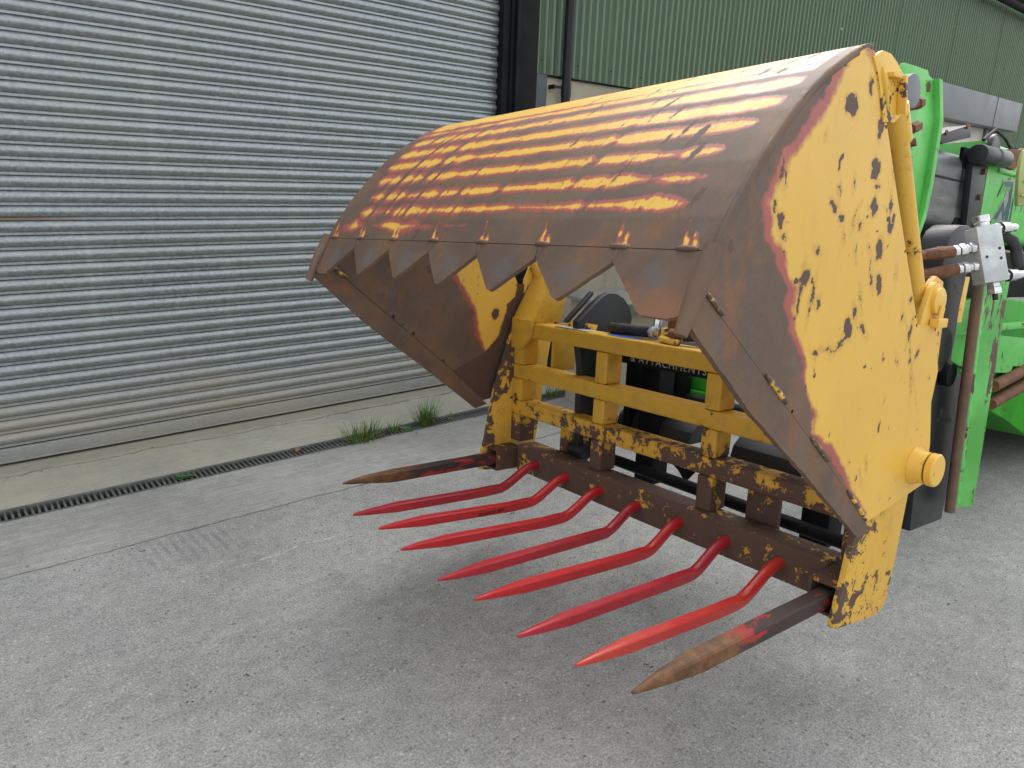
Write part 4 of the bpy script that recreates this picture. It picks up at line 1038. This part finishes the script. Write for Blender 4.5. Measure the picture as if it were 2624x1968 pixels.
# lower carriage leg with welded bar
leg = MB()
def cs(dt, u, x0, x1): return [(x0, -.004, u), (x0+.05, .014, u), (x1-.07, .014, u), (x1, -.016, u), (x1+.012, -.008, u), (x1-.05, .026, u), (x0+.10, .026, u), (x0+.03, .010, u)]
leg.loft([cs(0, .93, .742, .945), cs(0, .5, .777, .952), cs(0, .082, .814, .960)])
lg_ = G(leg).build('carriage_leg', 'leg', ld, .003, 40)
lg_['label'] = 'green carriage leg with a bare rusty bar welded along its front'
bar = [(.728+(.800-.728)*k_/10, .002, .93+(.088-.93)*k_/10) for k_ in range(11)]
G(MB().tube(bar, .0165, 14)).build('round_bar', 'brown', lg_, 0, 50)
bd = [(.752+(.824-.752)*k_/60, -.004, .92+(.12-.92)*k_/60) for k_ in range(61)]
G(MB().tube(bd, .010, 8, .5)).build('weld_bead', 'green_light', lg_, 0, 60)
# chassis
ch = G(MB().prism([(1.55, .60), (1.60, .76), (2.3, .79), (5.4, .60), (5.4, .05), (3.2, -.06), (2.75, .10), (2.42, .20), (1.95, .46)], .46, 1.12)).build('chassis', 'green', ld, .006, 15)
G(MB().box(1.62, 3.6, .40, .46, .625, .655)).build('chassis_flange', 'green_light', ch, .004)
G(MB().prism([(2.30, .60), (3.6, .50), (3.6, .36), (2.62, .415), (2.60, .38), (2.36, .40)], .425, .459)).build('chassis_panel', 'green_light', ch, .004)
G(MB().prism([(1.85, .475), (2.33, .40), (2.34, .39), (1.85, .462)], .44, .4595)).build('panel_gap', 'black', ch, 0, 0)
for z0, z1 in ((.33, .45), (.235, .36)): G(MB().tube([(2.35, .42, z0), (3.3, .42, z1)], .032, 14)).build('steering_rod', 'rusty', ch, 0, 50)
G(MB().prism([(1.56, .63), (1.72, .64), (1.73, .76), (1.56, .77)], .36, .42)).build('mount_block', 'green', ch, .004)
G(MB().prism([(1.43, .89), (1.49, .89), (1.475, .70), (1.43, .70)], .30, .32)).build('yellow_marker', 'yellow_part', ch, .002)
G(MB().box(1.8, 5.2, .50, 1.10, .78, 1.02)).build('dark_interior', 'black', ld, .02)  # black box put in to darken the shaded interior above the chassis
G(MB().box(3.9, 5.6, .10, .45, .3, 1.5)).build('cab_side', 'green', ld, .03)
# green pieces seen through the fork
G(MB().box(.60, .68, 1.12, 1.17, .05, .47)).build('carriage_post', 'green', ld, .004)
G(MB().box(.58, .72, .86, 1.13, .30, .365)).build('carriage_beam', 'green', ld, .008)
G(MB().box(.60, .70, .84, 1.01, .365, .43)).build('carriage_block', 'green', ld, .008)
G(MB().tube([(.56, 1.2, .325), (.56, .4, .32)], .03, 14)).build('carriage_tube', 'black', ld, 0, 50)
G(MB().tube([(.56, 1.02, .33), (.56, 1.02, .47)], .045, 14)).build('carriage_pin', 'black', ld, .004, 50)
# front wheels (mostly outside the picture)
for b in (.10, 1.46):
    c = (4.05, b, .02)
    prof = [(-.2, .34), (-.22, .42), (-.2, .52), (-.12, .555), (.12, .555), (.2, .52), (.22, .42), (.2, .34)]
    rings = []
    for k_ in range(40):
        a = 2*math.pi*k_/40
        rings.append([(c[0]+r*math.cos(a), c[1]+y, c[2]+r*math.sin(a)) for y, r in prof])
    mb = MB(); n = len(prof); v = [p for r in rings for p in r]; f = []
    for i in range(40):
        for j in range(n): a0 = i*n+j; b0 = i*n+(j+1) % n; a1 = ((i+1) % 40)*n+j; b1 = ((i+1) % 40)*n+(j+1) % n; f.append((a0, b0, b1, a1))
    mb.add(v, f); w = G(mb).build('wheel', 'tyre', ld, 0, 40)
    G(MB().tube([(c[0], c[1]-.1, c[2]), (c[0], c[1]+.1, c[2])], .35, 28)).build('rim', 'white', w, .01, 40)

# valve block with its fittings, hung in front of the leg
p1, p2, p3, p4 = [np.array(p) for p in ((.5798, -.0184, 1.0492), (.6415, -.0641, 1.0636), (.6469, -.1072, .9017), (.5899, -.0675, .8780))]
ctr = (p1+p2+p3+p4)/4; wv = ((p2-p1)+(p3-p4))/2; hv = ((p1-p4)+(p2-p3))/2
nv = np.cross(wv, hv); nv /= np.linalg.norm(nv)
if nv[0] < 0: nv = -nv                                        # into the scene
hv = hv-nv*(hv@nv); wv2 = np.cross(hv, nv); wv2 = wv2/np.linalg.norm(wv2)*np.linalg.norm(wv)
if wv2 @ wv < 0: wv2 = -wv2
vb = MB().obox(ctr+nv*.03, (wv2, hv, nv), (np.linalg.norm(wv)/2, np.linalg.norm(hv)/2, .03))
G(vb); VBo = vb.build('valve_block', 'alloy', ld, .003)
wn_, hn_ = wv2/np.linalg.norm(wv2), hv/np.linalg.norm(hv)
for a, b in ((.022, .012), (-.020, -.008), (.022, -.018)):
    c = ctr+wn_*a+hn_*b; G(MB().tube([tuple(c-nv*.0008), tuple(c+nv*.004)], .0045, 12)).build('bolt_hole', 'rubber_hole', VBo, 0, 40)
def fit(name, path, rad, mat, n=6, sm=30): return G(MB().tube(path, rad, n)).build(name, mat, VBo, .0008, sm)
for cp in ([(.437, .073, .956), (.459, .057, .962), (.487, .036, .969), (.53, .004, .976), (.549, -.01, .982), (.579, -.032, .990)], [(.443, .055, .902), (.462, .041, .905), (.494, .017, .913), (.534, -.012, .924), (.552, -.025, .928), (.579, -.045, .935)]):
    cp = [np.array(p)+nv*.02 for p in cp]
    fit('coupler_nut', [tuple(cp[0]-(cp[1]-cp[0])*1.5), tuple(cp[1])], .017, 'rusty')
    fit('coupler_body', [tuple(cp[1]), tuple((cp[1]+cp[2])/2), tuple(cp[2]), tuple(cp[3])], [.0165, .0175, .0185, .0185], 'rusty', 12, 40)
    fit('coupler_collar', [tuple(cp[2]), tuple(cp[2]*.6+cp[3]*.4)], .0205, 'rusty')
    for a, b, r in ((.0, .22, .0185), (.28, .60, .020), (.66, .80, .015), (.80, 1.05, .018)):
        q0 = cp[3]+(cp[5]-cp[3])*a; q1 = cp[3]+(cp[5]-cp[3])*b; fit('adaptor', [tuple(q0), tuple(q1)], r, 'zinc')
topc = ctr+nv*.03+hv/2
fit('cap', [tuple(topc), tuple(topc+hn_*.012), tuple(topc+hn_*.014), tuple(topc+hn_*.034)], [.021, .021, .024, .024], 'zinc', 14)
botc = ctr+nv*.03-hv/2+wn_*.006
fit('cap', [tuple(botc), tuple(botc-hn_*.014), tuple(botc-hn_*.016), tuple(botc-hn_*.036)], [.019, .019, .0215, .0215], 'zinc', 6)
fit('stem', [tuple(botc-hn_*.036), tuple(botc-hn_*.055)], .008, 'rubber', 10)
for off in (.075, -.072):
    r0 = ctr+nv*.03+wn_*np.linalg.norm(wv)/2+hn_*off
    dr = wn_*.9+nv*.2-hn_*.05; dr /= np.linalg.norm(dr)
    fit('adaptor', [tuple(r0), tuple(r0+dr*.018)], .016, 'zinc'); fit('seal', [tuple(r0+dr*.018), tuple(r0+dr*.021)], .019, 'rubber', 12)
    fit('adaptor', [tuple(r0+dr*.021), tuple(r0+dr*.055)], .0175, 'zinc'); fit('adaptor', [tuple(r0+dr*.055), tuple(r0+dr*.08)], .012, 'zinc')
r0 = ctr+nv*.07+wn_*.05
fit('hose', [tuple(r0+hn_*.05), tuple(r0+wn_*.04+hn_*.052), tuple(r0+wn_*.065+hn_*.035), tuple(r0+wn_*.072), tuple(r0+wn_*.07-hn_*.05)], .017, 'rubber', 12, 60)

# ------------------------------------------------------------------ plants in the drain
def tuft(name, x, y, h, spread, n, label, seed, lean=0, dry=.12):
    r = random.Random(seed); t = empty(name, Matrix.Translation((x, y, -.01))); tag(t, label, 'grass', 'grass growing in the drain')
    for part, mt, cnt in (('blades', 'grass', int(n*(1-dry))), ('dry_blades', 'straw', int(n*dry)+2)):
        mb = MB()
        for i in range(cnt):
            a = r.uniform(0, 2*math.pi); d = r.random()**.7*spread*.45; bx, by = d*math.cos(a)*1.3, d*math.sin(a)*.7
            a2 = a+r.gauss(0, .5); L = h*r.uniform(.5, 1.05); tilt = r.uniform(.08, .75)+.5*d/spread
            if part == 'dry_blades': tilt = r.uniform(.9, 1.45); L *= .8
            w = r.uniform(.0016, .0032); side = np.array((-math.sin(a2), math.cos(a2), 0)); p = np.array((bx, by, 0.)); v = []; f = []
            for k_ in range(5):
                q5 = k_/4; th = tilt*(.35+.9*q5)
                if k_: p = p+np.array((math.cos(a2)*math.sin(th)+lean*.1, math.sin(a2)*math.sin(th), math.cos(th)))*L/4
                p[2] = max(p[2], .012)
                ww = w*(1-q5**1.6)+.0003; v += [p-side*ww, p+side*ww]
            for k_ in range(4): f.append((2*k_, 2*k_+1, 2*k_+3, 2*k_+2))
            mb.add(v, f)
        mb.build(part, mt, t, 0, 0)
    return t
tuft('grass_tuft', 2.00, 3.775, .125, .22, 210, 'wide yellowish grass clump in the drain, farthest from the fork of the two big clumps', 3, 0, .25)
tuft('grass_tuft', 2.48, 3.80, .175, .13, 170, 'tall dark green grass tuft in the drain with long upright blades', 5, 0, .06)
tuft('grass_tuft', 2.215, 3.79, .10, .07, 45, 'small thin grass tuft in the drain between the two big clumps', 8)
tuft('grass_tuft', 3.62, 3.80, .12, .12, 80, 'short grass clump in the drain seen through the bars of the fork', 12)
tuft('grass_tuft', 2.66, 3.79, .06, .05, 14, 'few tiny grass blades in the drain beside the tall dark tuft', 14)
def weed(x, y, n, size, label, seed):
    r = random.Random(seed); t = empty('weed', Matrix.Translation((x, y, 0))); tag(t, label, 'weed', 'weeds growing in the drain')
    for i in range(n):
        a = r.uniform(0, 2*math.pi); s_ = size*r.uniform(.7, 1.2); d = r.uniform(.2, 1)*size*1.2
        mb = MB(); u = np.array((math.cos(a), math.sin(a), r.uniform(.1, .6))); u /= np.linalg.norm(u); sd_ = np.array((-math.sin(a), math.cos(a), 0)); nn = np.cross(u, sd_)
        base_ = np.array((math.cos(a)*d*.4, math.sin(a)*d*.25, .004)); v = []; f = []
        for k_ in range(6):
            q5 = k_/5; w = .42*s_*math.sin(math.pi*min(1, q5*.93+.07))**.8+.0004; c = base_+u*s_*q5*1.3+nn*-.25*s_*q5*q5
            v += [c-sd_*w, c+nn*-.12*w, c+sd_*w]
        for k_ in range(5): f += [(3*k_, 3*k_+1, 3*k_+4, 3*k_+3), (3*k_+1, 3*k_+2, 3*k_+5, 3*k_+4)]
        mb.add(v, f).build('leaf', 'weed', t, 0, 60)
    return t
weed(.955, 3.80, 14, .030, 'low leafy weed in the drain well away from the grass clumps', 2)
weed(2.305, 3.78, 7, .034, 'pair of round green leaves in the drain between grass tufts', 4)
weed(1.39, 3.80, 4, .014, 'tiny leafy weed in the drain next to a brown dead leaf', 6)
lf = MB(); v = []
for k_ in range(6):
    q5 = k_/5; w = .016*math.sin(math.pi*min(1, q5*.9+.08)); v += [(q5*.05-.02, -w, .008+.012*abs(w)/.016), (q5*.05-.02, 0, .006+.01*q5), (q5*.05-.02, w, .010+.01*q5)]
lf.add(v, [q6 for k_ in range(5) for q6 in ((3*k_, 3*k_+1, 3*k_+4, 3*k_+3), (3*k_+1, 3*k_+2, 3*k_+5, 3*k_+4))])
o = lf.build('dead_leaf', 'leaf', None, 0, 60); o.location = (1.585, 3.80, .002); o.rotation_euler = (0, 0, .9)
tag(o, 'curled brown dead leaf lying on the drain grating', 'leaf')

# ------------------------------------------------------------------ grit on the yard
gm = MB(); r = random.Random(21)
for i in range(1500):
    x, y = (r.uniform(.2, 4.6), r.uniform(.1, 3.1)) if i < 900 else (r.uniform(.0, 4.), r.choice((r.gauss(3.73, .02), r.gauss(4.31, .03), r.gauss(4.3, .03), r.gauss(3.2, .03))))
    s_ = r.uniform(.0012, .0036)*(2.2 if r.random() < .06 else 1); z = .001 if y < 3.19 else (.002 if y < 3.74 else .004)
    if 3.735 < y < 3.885: continue
    c = np.array((x, y, z+s_*.35)); a = r.uniform(0, 6.28); e1 = np.array((math.cos(a), math.sin(a), 0)); e2 = np.array((-math.sin(a), math.cos(a), 0)); e3 = np.array((0, 0, 1.))
    v = [c+e1*s_*r.uniform(.8, 1.6), c-e1*s_*r.uniform(.8, 1.6), c+e2*s_*r.uniform(.6, 1.2), c-e2*s_*r.uniform(.6, 1.2), c+e3*s_*r.uniform(.4, .9), c-e3*s_*.5]
    gm.add(v, [(0, 2, 4), (2, 1, 4), (1, 3, 4), (3, 0, 4), (2, 0, 5), (1, 2, 5), (3, 1, 5), (0, 3, 5)])
tag(gm.build('grit', 'grit', None, 0, 0), 'fine loose grit and stone chips scattered over the concrete yard', 'grit', None, 'stuff')

sm_ = MB(); r = random.Random(33)
for cx_, cy_ in ((.484, 2.11), (.457, 2.043), (.655, 2.05), (2.116, 2.451), (1.745, 1.282)):
    for i in range(12):
        s_ = r.uniform(.002, .0045); c = np.array((cx_+r.gauss(0, .012), cy_+r.gauss(0, .009), s_*.3)); e = [np.array((r.uniform(-1, 1), r.uniform(-1, 1), r.uniform(-.3, .3)))*s_ for _ in range(3)]
        v = [c+e[0], c-e[0], c+e[1], c-e[1], c+np.array((0, 0, s_*.7)), c-np.array((0, 0, s_*.4))]
        sm_.add(v, [(0, 2, 4), (2, 1, 4), (1, 3, 4), (3, 0, 4), (2, 0, 5), (1, 2, 5), (3, 1, 5), (0, 3, 5)])
tag(sm_.build('soil_crumbs', 'soil', None, 0, 0), 'little heaps of dark soil crumbs dropped on the concrete yard', 'soil', None, 'stuff')
